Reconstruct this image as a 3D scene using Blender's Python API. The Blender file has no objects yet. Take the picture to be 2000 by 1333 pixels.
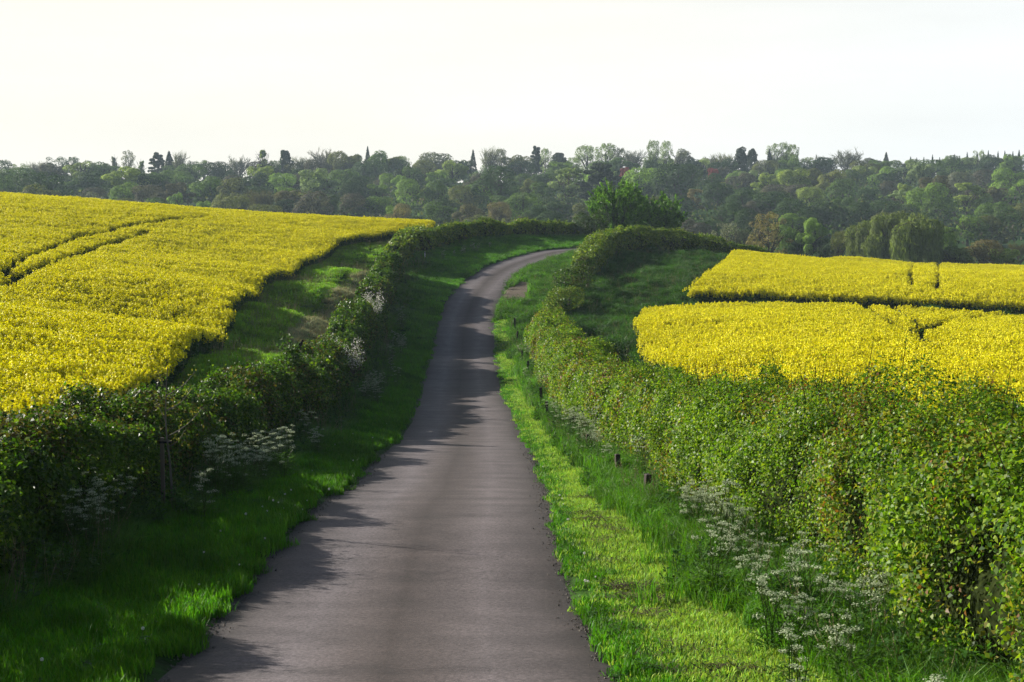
import bpy, math, random
import numpy as np
from mathutils import Vector

# ------------------------------------------------------------------ camera, sky, sun, exposure
SC = bpy.context.scene
COL = SC.collection
F = 2778.0                     # focal length in pixels of the 2000 px wide photograph (50 mm lens)
ZC = 12.0                      # camera height above datum
PITCH = math.atan((666.5 - 430.0) / F)
cam = bpy.data.cameras.new('camera')
cam.sensor_width = 36.0
cam.lens = 36.0 * F / 2000.0
cam.clip_start = 0.1
cam.clip_end = 5000.0
co = bpy.data.objects.new('camera', cam)
co.location = (0, 0, ZC)
co.rotation_euler = (math.pi / 2 - PITCH, 0, 0)
COL.objects.link(co)
SC.camera = co

SUN_AZ = math.radians(62.0)     # left of the view direction
SUN_EL = math.radians(22.0)
S = Vector((-math.sin(SUN_AZ) * math.cos(SUN_EL), math.cos(SUN_AZ) * math.cos(SUN_EL), math.sin(SUN_EL)))
sl = bpy.data.lights.new('sun', 'SUN')
sl.energy = 5.0
sl.angle = math.radians(0.6)
sl.color = (1.0, 0.95, 0.85)
so = bpy.data.objects.new('sun', sl)
so.rotation_euler = S.to_track_quat('Z', 'Y').to_euler()
COL.objects.link(so)

world = bpy.data.worlds.new("World")
SC.world = world
world.use_nodes = True
wn, wl = world.node_tree.nodes, world.node_tree.links
wn.clear()
w_out = wn.new('ShaderNodeOutputWorld')
w_add = wn.new('ShaderNodeAddShader')
w_bg = wn.new('ShaderNodeBackground')
w_bg2 = wn.new('ShaderNodeBackground')
sky = wn.new('ShaderNodeTexSky')
sky.sky_type = 'NISHITA'
sky.sun_disc = False
sky.sun_elevation = SUN_EL
sky.sun_rotation = -SUN_AZ
sky.air_density = 1.0
sky.dust_density = 2.0
sky.ozone_density = 1.0
wl.new(sky.outputs[0], w_bg.inputs[0])
tc = wn.new('ShaderNodeTexCoord')
sep = wn.new('ShaderNodeSeparateXYZ')
wl.new(tc.outputs['Generated'], sep.inputs[0])
mr = wn.new('ShaderNodeMapRange')           # bright evening haze low over the horizon
mr.interpolation_type = 'SMOOTHSTEP'
mr.inputs['From Min'].default_value = 0.13
mr.inputs['From Max'].default_value = 0.26
mr.inputs['To Min'].default_value = 1.0
mr.inputs['To Max'].default_value = 0.0
wl.new(sep.outputs['Z'], mr.inputs['Value'])
mrx = wn.new('ShaderNodeMapRange')
mrx.interpolation_type = 'SMOOTHSTEP'
mrx.inputs['From Min'].default_value = -0.15
mrx.inputs['From Max'].default_value = 0.40
wl.new(sep.outputs['X'], mrx.inputs['Value'])
w_inv = wn.new('ShaderNodeMath'); w_inv.operation = 'MULTIPLY_ADD'
w_inv.inputs[1].default_value = -0.055; w_inv.inputs[2].default_value = 0.055
wl.new(mr.outputs[0], w_inv.inputs[0]); wl.new(w_inv.outputs[0], w_bg.inputs[1])
# thin streaky veil so the sky is not one flat tone
wmap = wn.new('ShaderNodeMapping')
wmap.inputs['Scale'].default_value = (1.5, 1.5, 9.0)
wl.new(tc.outputs['Generated'], wmap.inputs[0])
wno = wn.new('ShaderNodeTexNoise')
wno.inputs['Scale'].default_value = 2.2
wno.inputs['Detail'].default_value = 4.0
wl.new(wmap.outputs[0], wno.inputs['Vector'])
wmx = wn.new('ShaderNodeMix'); wmx.data_type = 'RGBA'
wmx.inputs['A'].default_value = (1.0, 0.968, 0.870, 1)
wmx.inputs['B'].default_value = (0.925, 0.955, 0.950, 1)
wl.new(mrx.outputs[0], wmx.inputs['Factor'])
wma = wn.new('ShaderNodeMath'); wma.operation = 'MULTIPLY_ADD'
wma.inputs[1].default_value = 0.24
wma.inputs[2].default_value = 0.88
wl.new(wno.outputs['Fac'], wma.inputs[0])
wmm = wn.new('ShaderNodeMath'); wmm.operation = 'MULTIPLY'
wl.new(mr.outputs[0], wmm.inputs[0]); wl.new(wma.outputs[0], wmm.inputs[1])
wms = wn.new('ShaderNodeMath'); wms.operation = 'MULTIPLY'
wms.inputs[1].default_value = 0.56
wl.new(wmm.outputs[0], wms.inputs[0])
wl.new(wmx.outputs['Result'], w_bg2.inputs[0])
wl.new(wms.outputs[0], w_bg2.inputs[1])
wl.new(w_bg.outputs[0], w_add.inputs[0]); wl.new(w_bg2.outputs[0], w_add.inputs[1])
wl.new(w_add.outputs[0], w_out.inputs[0])

SC.view_settings.view_transform = 'Standard'
SC.view_settings.look = 'None'
SC.view_settings.exposure = 0.95
SC.view_settings.gamma = 1.0
SC.render.engine = 'CYCLES'
SC.cycles.use_denoising = True
SC.cycles.denoiser = 'OPENIMAGEDENOISE'
SC.cycles.denoising_input_passes = 'RGB_ALBEDO_NORMAL'
SC.cycles.denoising_prefilter = 'NONE'
SC.cycles.max_bounces = 6
SC.cycles.diffuse_bounces = 3
SC.cycles.transmission_bounces = 3
SC.cycles.transparent_max_bounces = 4
SC.cycles.volume_bounces = 0

# ------------------------------------------------------------------ helpers
RNG = np.random.default_rng(7)
random.seed(7)


def ray(px, py):
    u = (np.asarray(px, float) - 1000.0) / F
    v = (666.5 - np.asarray(py, float)) / F
    c, s = math.cos(PITCH), math.sin(PITCH)
    return u, c + v * s, v * c - s          # x, y, z of the direction


def P(px, py, d):                            # a surveyed point: pixel and distance -> world
    x, y, z = ray(px, py)
    return np.array([x / y * d, d, ZC + z / y * d])


def hash3(i, j, k, seed):
    n = (i * 374761393 + j * 668265263 + k * 2147483647 + seed * 144665) & 0xFFFFFFFF
    n = ((n ^ (n >> 13)) * 1274126177) & 0xFFFFFFFF
    n = n ^ (n >> 16)
    return (n & 0xFFFF) / 65535.0


def vnoise(p, seed=0):
    p = np.asarray(p, float)
    i = np.floor(p).astype(np.int64)
    f = p - i
    f = f * f * (3 - 2 * f)
    r = 0
    for a in (0, 1):
        wa = f[:, 0] if a else 1 - f[:, 0]
        for b in (0, 1):
            wb = f[:, 1] if b else 1 - f[:, 1]
            for c in (0, 1):
                wc = f[:, 2] if c else 1 - f[:, 2]
                r = r + wa * wb * wc * hash3(i[:, 0] + a, i[:, 1] + b, i[:, 2] + c, seed)
    return r


def fbm(p, oct=3, seed=0):
    p = np.asarray(p, float)
    r, a, t = 0, 1.0, 0
    for o in range(oct):
        r = r + a * vnoise(p * 2 ** o, seed + o)
        t += a
        a *= 0.5
    return r / t                              # 0..1


def unit(v):
    return v / np.maximum(np.linalg.norm(v, axis=-1, keepdims=True), 1e-9)


class QB:
    """quad soup: collects quads (n,4,3) with one colour per quad and a material index"""
    def __init__(self):
        self.v, self.c, self.m = [], [], []

    def add(self, q, col, mi=0):
        q = np.asarray(q, float).reshape(-1, 4, 3)
        n = len(q)
        col = np.asarray(col, float)
        if col.ndim == 1:
            col = np.repeat(col[None, :], n, 0)
        self.v.append(q); self.c.append(col[:, :3]); self.m.append(np.full(n, mi, np.int32))

    def mesh(self, name, mats):
        v = np.concatenate(self.v); c = np.concatenate(self.c); m = np.concatenate(self.m)
        n = len(v)
        me = bpy.data.meshes.new(name)
        me.vertices.add(n * 4); me.loops.add(n * 4); me.polygons.add(n)
        me.vertices.foreach_set('co', v.reshape(-1).astype(np.float32))
        me.loops.foreach_set('vertex_index', np.arange(n * 4, dtype=np.int32))
        me.polygons.foreach_set('loop_start', np.arange(0, n * 4, 4, dtype=np.int32))
        me.polygons.foreach_set('material_index', m)
        a = me.attributes.new('Col', 'FLOAT_COLOR', 'POINT')
        cc = np.ones((n * 4, 4), np.float32)
        cc[:, :3] = np.repeat(c, 4, 0)
        a.data.foreach_set('color', cc.reshape(-1))
        for mt in (mats if isinstance(mats, (list, tuple)) else [mats]):
            me.materials.append(mt)
        me.update(calc_edges=True)
        return me


def leaves(p, nrm, size, aspect=0.6, fold=0.18, rng=RNG, tdir=None):
    n = len(p)
    if tdir is None:
        tdir = rng.normal(size=(n, 3))
    t = unit(tdir - nrm * np.sum(tdir * nrm, 1, keepdims=True))
    b = np.cross(nrm, t)
    s = np.broadcast_to(np.asarray(size, float), (n,))[:, None]
    q = np.empty((n, 4, 3))
    q[:, 0] = p - t * s * 0.5
    q[:, 1] = p + b * s * aspect * 0.5 + nrm * s * fold
    q[:, 2] = p + t * s * 0.5
    q[:, 3] = p - b * s * aspect * 0.5 + nrm * s * fold
    return q


def tube(pts, rad, sides=5):
    pts = np.asarray(pts, float); n = len(pts)
    rad = np.broadcast_to(np.asarray(rad, float), (n,))
    d = unit(np.gradient(pts, axis=0))
    ref = np.where(np.abs(d[:, 2:3]) > 0.9, np.array([[1.0, 0, 0]]), np.array([[0, 0, 1.0]]))
    a = unit(np.cross(d, ref)); b = np.cross(d, a)
    th = np.arange(sides) * 2 * math.pi / sides
    ring = pts[:, None] + rad[:, None, None] * (np.cos(th)[None, :, None] * a[:, None] + np.sin(th)[None, :, None] * b[:, None])
    q = []
    for k in range(sides):
        k2 = (k + 1) % sides
        q.append(np.stack([ring[:-1, k], ring[:-1, k2], ring[1:, k2], ring[1:, k]], 1))
    return np.concatenate(q)


def ribbon(a, b, w):                          # thin flat twigs, two crossed strips each: a,b (n,3)
    d = unit(b - a)
    r = np.tile(np.array([0.3, 0.9, 0.2]), (len(a), 1))
    s1 = unit(np.cross(d, r)); s2 = np.cross(d, s1)
    w = np.broadcast_to(np.asarray(w, float), (len(a),))[:, None] * 0.5
    q1 = np.stack([a - s1 * w, a + s1 * w, b + s1 * w * .5, b - s1 * w * .5], 1)
    q2 = np.stack([a - s2 * w, a + s2 * w, b + s2 * w * .5, b - s2 * w * .5], 1)
    return np.concatenate([q1, q2])


def box(c, sx, sy, sz, taper=1.0):
    x, y, z = c
    def ring(zz, k):
        return [np.array([x - sx / 2 * k, y - sy / 2 * k, zz]), np.array([x + sx / 2 * k, y - sy / 2 * k, zz]),
                np.array([x + sx / 2 * k, y + sy / 2 * k, zz]), np.array([x - sx / 2 * k, y + sy / 2 * k, zz])]
    a, b = ring(z, 1), ring(z + sz, taper)
    q = [[a[i], a[(i + 1) % 4], b[(i + 1) % 4], b[i]] for i in range(4)]
    q.append(b); q.append(a[::-1])
    return np.array(q)


def obj(name, me, parent=None, loc=None, rot=None, scale=None):
    o = bpy.data.objects.new(name, me)
    COL.objects.link(o)
    if parent is not None:
        o.parent = parent
    if loc is not None:
        o.location = [float(v) for v in loc]
    if rot is not None:
        o.rotation_euler = [float(v) for v in rot]
    if scale is not None:
        o.scale = [float(v) for v in scale]
    return o


def tag(o, label, cat, group=None, kind=None):
    o['label'] = label
    o['category'] = cat
    if group: o['group'] = group
    if kind: o['kind'] = kind
    return o


def copy_thing(root, loc, rotz=0.0, scale=None):
    r = root.copy(); COL.objects.link(r)
    r.location = [float(v) for v in loc]; r.rotation_euler = (0, 0, float(rotz))
    if scale is not None:
        r.scale = [float(v) for v in (scale if hasattr(scale, '__len__') else (scale,) * 3)]
    for ch in list(root.children):
        c = ch.copy(); COL.objects.link(c); c.parent = r
        for g in list(ch.children):
            d = g.copy(); COL.objects.link(d); d.parent = c
    return r


# ------------------------------------------------------------------ materials
def new_mat(name):
    m = bpy.data.materials.new(name); m.use_nodes = True
    nt = m.node_tree; nt.nodes.clear()
    out = nt.nodes.new('ShaderNodeOutputMaterial')
    return m, nt.nodes, nt.links, out


def leaf_mat(name, transl=0.3, rough=0.5, spec=0.35, objcol=False, patch=0.0, patch_scale=0.4, inst_var=0.0, tl=(1.15, 1.25, 0.6)):
    m, n, l, out = new_mat(name)
    at = n.new('ShaderNodeAttribute'); at.attribute_name = 'Col'
    col = at.outputs['Color']

    def mul(a, b, b_val=None):
        mx = n.new('ShaderNodeMix'); mx.data_type = 'RGBA'; mx.blend_type = 'MULTIPLY'
        mx.inputs['Factor'].default_value = 1.0
        l.new(a, mx.inputs['A'])
        if b_val is not None: mx.inputs['B'].default_value = b_val
        else: l.new(b, mx.inputs['B'])
        return mx.outputs['Result']
    if objcol:
        oi = n.new('ShaderNodeObjectInfo')
        col = mul(col, oi.outputs['Color'])
    if patch > 0:
        ge = n.new('ShaderNodeNewGeometry')
        no = n.new('ShaderNodeTexNoise'); no.inputs['Scale'].default_value = patch_scale; no.inputs['Detail'].default_value = 3
        l.new(ge.outputs['Position'], no.inputs['Vector'])
        mp = n.new('ShaderNodeMapRange')
        mp.inputs['From Min'].default_value = 0.3; mp.inputs['From Max'].default_value = 0.7
        mp.inputs['To Min'].default_value = 1 - patch; mp.inputs['To Max'].default_value = 1 + patch
        l.new(no.outputs['Fac'], mp.inputs['Value'])
        col = mul(col, mp.outputs[0])
    if inst_var > 0:
        oi2 = n.new('ShaderNodeObjectInfo')
        mp2 = n.new('ShaderNodeMapRange')
        mp2.inputs['To Min'].default_value = 1 - inst_var; mp2.inputs['To Max'].default_value = 1 + inst_var
        l.new(oi2.outputs['Random'], mp2.inputs['Value'])
        col = mul(col, mp2.outputs[0])
    pb = n.new('ShaderNodeBsdfPrincipled')
    pb.inputs['Roughness'].default_value = rough
    pb.inputs['Specular IOR Level'].default_value = spec
    l.new(col, pb.inputs['Base Color'])
    if transl > 0:
        tr = n.new('ShaderNodeBsdfTranslucent')
        l.new(mul(col, None, (*tl, 1)), tr.inputs['Color'])
        ms = n.new('ShaderNodeMixShader'); ms.inputs[0].default_value = transl
        l.new(pb.outputs[0], ms.inputs[1]); l.new(tr.outputs[0], ms.inputs[2])
        l.new(ms.outputs[0], out.inputs[0])
    else:
        l.new(pb.outputs[0], out.inputs[0])
    return m


M_HEDGE = leaf_mat('hedge_leaf', 0.42, 0.46, 0.20, tl=(1.5, 1.6, .6))
M_TREE = leaf_mat('tree_leaf', 0.45, 0.7, 0.08, objcol=True)
M_GRASS = leaf_mat('grass_blade', 0.42, 0.55, 0.3, patch=0.42, patch_scale=0.45, inst_var=0.22)
M_MOWN = leaf_mat('mown_grass_blade', 0.35, 0.6, 0.25, patch=0.15, patch_scale=1.3, inst_var=0.15)
M_DEAD = leaf_mat('dead_grass_blade', 0.25, 0.7, 0.15, patch=0.2, patch_scale=0.8, inst_var=0.2, tl=(1, 1, 0.9))
M_STEM = leaf_mat('rape_stem', 0.25, 0.55, 0.25)
M_RAPE = leaf_mat('rape_petal', 0.30, 0.6, 0.15, inst_var=0.08, patch=0.05, patch_scale=0.12, tl=(1.0, 1.0, 0.8))
M_PETAL = leaf_mat('white_petal', 0.3, 0.6, 0.2, tl=(1, 1, 1))
M_BARK = leaf_mat('bark', 0.0, 0.85, 0.2)
M_TRUNK = leaf_mat('tree_bark', 0.0, 0.85, 0.2)
M_WOOD = None


def ground_mat():
    m, n, l, out = new_mat('turf_ground')
    ge = n.new('ShaderNodeNewGeometry')
    n1 = n.new('ShaderNodeTexNoise'); n1.inputs['Scale'].default_value = 0.35; n1.inputs['Detail'].default_value = 6
    n2 = n.new('ShaderNodeTexNoise'); n2.inputs['Scale'].default_value = 7.0; n2.inputs['Detail'].default_value = 5
    l.new(ge.outputs['Position'], n1.inputs['Vector']); l.new(ge.outputs['Position'], n2.inputs['Vector'])
    r1 = n.new('ShaderNodeValToRGB')
    r1.color_ramp.elements[0].position = 0.35; r1.color_ramp.elements[0].color = (0.018, 0.060, 0.006, 1)
    r1.color_ramp.elements[1].position = 0.68; r1.color_ramp.elements[1].color = (0.050, 0.130, 0.012, 1)
    l.new(n1.outputs['Fac'], r1.inputs[0])
    r2 = n.new('ShaderNodeValToRGB')
    r2.color_ramp.elements[0].position = 0.36; r2.color_ramp.elements[0].color = (0.45, 0.38, 0.3, 1)
    r2.color_ramp.elements[1].position = 0.6; r2.color_ramp.elements[1].color = (1, 1, 1, 1)
    l.new(n2.outputs['Fac'], r2.inputs[0])
    mx = n.new('ShaderNodeMix'); mx.data_type = 'RGBA'; mx.blend_type = 'MULTIPLY'; mx.inputs['Factor'].default_value = 1
    l.new(r1.outputs[0], mx.inputs['A']); l.new(r2.outputs[0], mx.inputs['B'])
    # bare soil where the attribute says so (gateway, field floor)
    at = n.new('ShaderNodeAttribute'); at.attribute_name = 'soil'
    r3 = n.new('ShaderNodeValToRGB')
    r3.color_ramp.elements[0].position = 0.3; r3.color_ramp.elements[0].color = (0.075, 0.06, 0.045, 1)
    r3.color_ramp.elements[1].position = 0.7; r3.color_ramp.elements[1].color = (0.15, 0.12, 0.09, 1)
    l.new(n2.outputs['Fac'], r3.inputs[0])
    mx2 = n.new('ShaderNodeMix'); mx2.data_type = 'RGBA'
    l.new(at.outputs['Fac'], mx2.inputs['Factor']); l.new(mx.outputs['Result'], mx2.inputs['A']); l.new(r3.outputs[0], mx2.inputs['B'])
    bp = n.new('ShaderNodeBump'); bp.inputs['Strength'].default_value = 0.6; bp.inputs['Distance'].default_value = 0.08
    l.new(n2.outputs['Fac'], bp.inputs['Height'])
    pb = n.new('ShaderNodeBsdfPrincipled'); pb.inputs['Roughness'].default_value = 0.9; pb.inputs['Specular IOR Level'].default_value = 0.1
    l.new(mx2.outputs['Result'], pb.inputs['Base Color']); l.new(bp.outputs[0], pb.inputs['Normal'])
    l.new(pb.outputs[0], out.inputs[0])
    return m


def road_mat():
    m, n, l, out = new_mat('worn_asphalt')
    at = n.new('ShaderNodeAttribute'); at.attribute_name = 'lane'          # x across (-1..1), y along in metres
    sp = n.new('ShaderNodeSeparateXYZ'); l.new(at.outputs['Vector'], sp.inputs[0])
    ge = n.new('ShaderNodeNewGeometry')

    def noise(vec, scale, detail, rough=0.55):
        t = n.new('ShaderNodeTexNoise'); t.inputs['Scale'].default_value = scale; t.inputs['Detail'].default_value = detail
        t.inputs['Roughness'].default_value = rough
        l.new(vec, t.inputs['Vector']); return t.outputs['Fac']

    def mathn(op, a, b=None, c=None):
        t = n.new('ShaderNodeMath'); t.operation = op
        for i, v in enumerate((a, b, c)):
            if v is None: continue
            if isinstance(v, (int, float)): t.inputs[i].default_value = v
            else: l.new(v, t.inputs[i])
        return t.outputs[0]
    cb = n.new('ShaderNodeCombineXYZ')
    l.new(mathn('MULTIPLY', sp.outputs['X'], 2.2), cb.inputs[0]); l.new(mathn('MULTIPLY', sp.outputs['Y'], 0.12), cb.inputs[1])
    wob = noise(cb.outputs[0], 1.0, 3)
    xx = mathn('ADD', sp.outputs['X'], mathn('MULTIPLY', mathn('SUBTRACT', wob, 0.5), 0.22))
    ramp = n.new('ShaderNodeValToRGB')
    cr = ramp.color_ramp
    l.new(mathn('MULTIPLY_ADD', xx, 0.5, 0.5), ramp.inputs[0])
    stops = [(0.0, (.050, .044, .038)), (0.05, (.085, .076, .068)), (0.14, (.145, .133, .130)), (0.28, (.205, .192, .192)), (0.40, (.145, .128, .120)),
             (0.49, (.088, .073, .064)), (0.59, (.128, .112, .104)), (0.72, (.202, .187, .184)), (0.86, (.140, .127, .122)), (0.95, (.080, .069, .060)), (1.0, (.045, .040, .034))]
    cr.elements[0].position, cr.elements[0].color = stops[0][0], (*stops[0][1], 1)
    cr.elements[1].position, cr.elements[1].color = stops[-1][0], (*stops[-1][1], 1)
    for p_, c_ in stops[1:-1]:
        e = cr.elements.new(p_); e.color = (c_[0] ** 1.15 * .88, c_[1] ** 1.15 * .80, c_[2] ** 1.15 * .82, 1)
    grain = noise(ge.outputs['Position'], 22.0, 5, 0.85)
    mott = noise(ge.outputs['Position'], 1.4, 5)
    cb2 = n.new('ShaderNodeCombineXYZ')                                     # transverse bands of random tone
    l.new(mathn('MULTIPLY', sp.outputs['X'], 0.35), cb2.inputs[0]); l.new(mathn('MULTIPLY', sp.outputs['Y'], 1.3), cb2.inputs[1])
    band = noise(cb2.outputs[0], 1.0, 3)
    g = mathn('MULTIPLY_ADD', grain, 3.2, -0.62)
    g = mathn('MULTIPLY', g, mathn('MULTIPLY_ADD', mott, 0.9, 0.52))
    g = mathn('MULTIPLY', g, mathn('MULTIPLY_ADD', band, 0.9, 0.48))
    cb3 = n.new('ShaderNodeCombineXYZ')
    l.new(mathn('MULTIPLY_ADD', mott, 0.5, mathn('MULTIPLY', sp.outputs['X'], 0.16)), cb3.inputs[0]); l.new(mathn('MULTIPLY_ADD', wob, 0.25, mathn('MULTIPLY', sp.outputs['Y'], 0.16)), cb3.inputs[1])
    vo = n.new('ShaderNodeTexVoronoi'); vo.feature = 'DISTANCE_TO_EDGE'; vo.inputs['Scale'].default_value = 1.6
    l.new(cb3.outputs[0], vo.inputs['Vector'])
    ck = n.new('ShaderNodeMapRange'); ck.inputs['From Max'].default_value = 0.012; ck.inputs['To Min'].default_value = 0.78
    l.new(vo.outputs['Distance'], ck.inputs['Value'])
    g = mathn('MULTIPLY', g, ck.outputs[0])
    mx = n.new('ShaderNodeMix'); mx.data_type = 'RGBA'; mx.blend_type = 'MULTIPLY'; mx.inputs['Factor'].default_value = 1
    l.new(ramp.outputs[0], mx.inputs['A']); l.new(g, mx.inputs['B'])
    bp = n.new('ShaderNodeBump'); bp.inputs['Strength'].default_value = 0.5; bp.inputs['Distance'].default_value = 0.01
    l.new(grain, bp.inputs['Height'])
    pb = n.new('ShaderNodeBsdfPrincipled'); pb.inputs['Roughness'].default_value = 0.78; pb.inputs['Specular IOR Level'].default_value = 0.3
    l.new(mx.outputs['Result'], pb.inputs['Base Color']); l.new(bp.outputs[0], pb.inputs['Normal'])
    l.new(pb.outputs[0], out.inputs[0])
    return m


M_GROUND = ground_mat()
M_ROAD = road_mat()


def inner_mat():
    m, n, l, out = new_mat('hedge_shade_core')  # near-black tones stand for the shade deep inside a hedge
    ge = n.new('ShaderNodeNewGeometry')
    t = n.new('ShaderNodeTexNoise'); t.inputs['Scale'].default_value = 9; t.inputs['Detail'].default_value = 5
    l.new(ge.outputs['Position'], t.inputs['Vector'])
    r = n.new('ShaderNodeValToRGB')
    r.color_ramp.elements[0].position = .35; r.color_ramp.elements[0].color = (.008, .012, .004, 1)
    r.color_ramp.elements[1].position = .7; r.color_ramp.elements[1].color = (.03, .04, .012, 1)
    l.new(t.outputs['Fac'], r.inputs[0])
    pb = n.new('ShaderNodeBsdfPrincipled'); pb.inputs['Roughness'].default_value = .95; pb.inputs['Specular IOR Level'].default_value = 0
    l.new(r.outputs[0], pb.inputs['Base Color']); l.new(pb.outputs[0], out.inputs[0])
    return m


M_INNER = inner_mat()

# ------------------------------------------------------------------ terrain (surveyed points, thin plate spline)
# road rows: y, left edge, right edge, distance
ROWS = [(1333, 287, 1220, 12.9), (1212, 402, 1149, 16.3), (1140, 465, 1134, 18.6), (1070, 507, 1115, 21.0), (1008, 584, 1091, 24.4),
        (959, 665, 1077, 29.6), (910, 719, 1056, 36.3), (854, 780, 1028, 49.0), (815, 797, 1011, 57.5), (770, 810, 985, 69.0), (740, 819, 981, 77.0),
        (700, 836, 970, 89.0), (660, 846, 967, 97.5), (630, 850, 967, 103.5), (600, 860, 974, 109.5), (564, 877, 994, 118.0), (540, 907, 1012, 126.0)]
CL = [(0.2, -6.0), (-0.55, 2.0)]
ctrl = []
for (y, L, R, d) in ROWS:
    a, b = P(L, y, d), P(R, y, d)
    CL.append(((a[0] + b[0]) / 2, d))
    ctrl += [a, b]
CL += [(0.9, 138.0), (3.2, 146.5), (6.6, 154.0), (11.5, 160.5), (18.5, 166.0), (27.0, 170.0), (38.0, 173.0), (52, 175)]


def rel(*rows):
    return [np.array([x, y, ZC + z]) for (x, y, z) in rows]


ctrl += rel((0.9, 138, -4.05), (3.2, 146.5, -3.55), (6.6, 154, -3.25), (11.5, 160.5, -3.3), (18.5, 166, -4.1), (27, 170, -5.0), (38, 173, -6.2), (52, 175, -7.4),
            (-3, -20, -2.6), (3, -20, -2.6), (0, 0, -3.55), (-12, 0, -3.4), (12, 0, -3.7),
            # left verge and hedge foot
            (-6.9, 19, -4.5), (-6.1, 25, -4.9), (-6.6, 42, -6.4), (-7.1, 64, -7.7), (-9.3, 92, -8.0), (-9.9, 108, -6.3), (-10.1, 125, -4.7), (-8.6, 140, -3.0),
            (-5.4, 150, -2.5), (0, 162, -1.9), (8, 172, -2.1), (20, 181, -3.6), (40, 190, -5.8),
            # margin and left field
            (-10, 12, -3.6), (-10, 25, -4.8), (-11.5, 32, -5.4), (-10.8, 40, -5.7), (-11.3, 55, -5.75), (-11.7, 65, -6.2), (-10.9, 74, -6.25), (-12.2, 85, -5.95), (-11.9, 98, -5.15), (-11.9, 109, -4.45), (-11.9, 128, -3.3),
            (-13.8, 66, -6.4), (-16.6, 92, -5.5), (-16.7, 108, -4.7), (-16, 128, -3.0), (-14, 140, -2.4), (-8.2, 152, -1.6),
            (-25, 70, -4.2), (-36, 100, -1.9), (-47, 130, 1.1), (-35, 140, 0.3), (-21, 148, -0.8), (-20, 35, -4.6), (-40, 50, -2.8), (-80, 130, 3.0), (-60, 100, 0.3),
            (-50, 165, 0.2), (-35, 175, -1.2), (-20, 175, -2.6), (-60, 220, -3.5), (-20, 220, -6), (20, 230, -8), (-120, 200, 0),
            # right verge, fields, meadow
            (7, 17, -4.6), (5, 45, -7.0), (3.6, 70, -8.2), (3.2, 90, -8.2), (5.9, 60, -7.1), (7.6, 85, -7.2), (10, 97, -7.25), (8.5, 107, -6.2), (13.6, 105, -6.4), (36, 106, -6.75), (70, 106, -7.1), (25, 158, -4.7),
            (44, 175, -6.05), (68, 190, -7.4), (36, 98, -7.7), (70, 98, -8.0), (60, 60, -7.5), (20, 40, -6.3), (15, 20, -5.2), (12, 8, -4.4), (40, 20, -6.2), (80, 110, -8),
            (6, 128, -4.9), (14.6, 135, -4.9), (15.5, 152, -3.6), (9, 148, -3.5), (5.5, 113, -5.6),
            (50, 230, -9.5), (100, 240, -10), (69, 300, -7.4), (0, 300, -9), (-60, 300, -8), (140, 300, -8.5), (260, 300, -8.5), (-160, 300, -7),
            (-300, 350, -7), (-100, 350, -7.2), (100, 350, -6.8), (300, 350, -5),
            (-300, 450, 0), (-100, 450, 1), (100, 450, 1.6), (300, 450, 3.5), (-300, 550, 7.5), (-100, 550, 9), (100, 550, 9.8), (300, 550, 12),
            (-350, 650, 14), (-100, 650, 16.5), (100, 650, 17.5), (350, 650, 20), (-450, 800, 15), (0, 800, 18), (450, 800, 22), (-450, 1000, 12), (0, 1000, 15), (450, 1000, 20))
ctrl = np.array(ctrl)
CX = ctrl[:, :2] / 100.0
_n = len(CX)


def _U(r2):
    return np.where(r2 > 1e-12, r2 * np.log(np.maximum(r2, 1e-12)), 0.0)


_K = _U(((CX[:, None] - CX[None]) ** 2).sum(-1)) + np.eye(_n) * 2e-5
_Q = np.c_[np.ones(_n), CX]
_A = np.block([[_K, _Q], [_Q.T, np.zeros((3, 3))]])
_W = np.linalg.solve(_A, np.r_[ctrl[:, 2], np.zeros(3)])


def H0(xy):
    xy = np.asarray(xy, float).reshape(-1, 2) / 100.0
    out = np.empty(len(xy))
    for s in range(0, len(xy), 20000):
        q = xy[s:s + 20000]
        r2 = ((q[:, None] - CX[None]) ** 2).sum(-1)
        out[s:s + 20000] = _U(r2) @ _W[:_n] + _W[_n] + q @ _W[_n + 1:]
    return out


def smooth_poly(pts, step):
    """resampled Catmull-Rom through pts"""
    pts = np.asarray(pts, float)
    e = np.vstack([2 * pts[0] - pts[1], pts, 2 * pts[-1] - pts[-2]])
    out = []
    for i in range(1, len(e) - 2):
        L = np.linalg.norm(e[i + 1] - e[i]); k = max(2, int(L / step))
        t = np.linspace(0, 1, k, endpoint=False)[:, None]
        a, b, c, d = e[i - 1], e[i], e[i + 1], e[i + 2]
        out.append(0.5 * (2 * b + (c - a) * t + (2 * a - 5 * b + 4 * c - d) * t ** 2 + (3 * b - a - 3 * c + d) * t ** 3))
    out.append(pts[-1:])
    return np.vstack(out)


CL = np.array(CL)
# ease the surveyed centre line
_c = CL.copy()
for _ in range(2):
    _c[1:-1] = 0.25 * _c[:-2] + 0.5 * _c[1:-1] + 0.25 * _c[2:]
CL[:, 0] = 0.5 * CL[:, 0] + 0.5 * np.interp(CL[:, 1], _c[:, 1], _c[:, 0])
ROAD = smooth_poly(CL, 0.5)


def sdist(xy, line):
    """distance to a polyline, sign (+ = right of it), arc parameter"""
    xy = np.asarray(xy, float); best = np.full(len(xy), 1e9); sg = np.zeros(len(xy)); arc = np.zeros(len(xy))
    acc = 0.0
    for i in range(len(line) - 1):
        a, b = line[i], line[i + 1]; d = b - a; L2 = d @ d
        if L2 < 1e-9: continue
        t = np.clip(((xy - a) @ d) / L2, 0, 1)
        r = xy - a - t[:, None] * d
        dd = np.hypot(r[:, 0], r[:, 1])
        m = dd < best
        best[m] = dd[m]; sg[m] = np.sign(d[1] * r[m, 0] - d[0] * r[m, 1]); arc[m] = acc + t[m] * math.sqrt(L2)
        acc += math.sqrt(L2)
    return best, sg, arc


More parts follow.
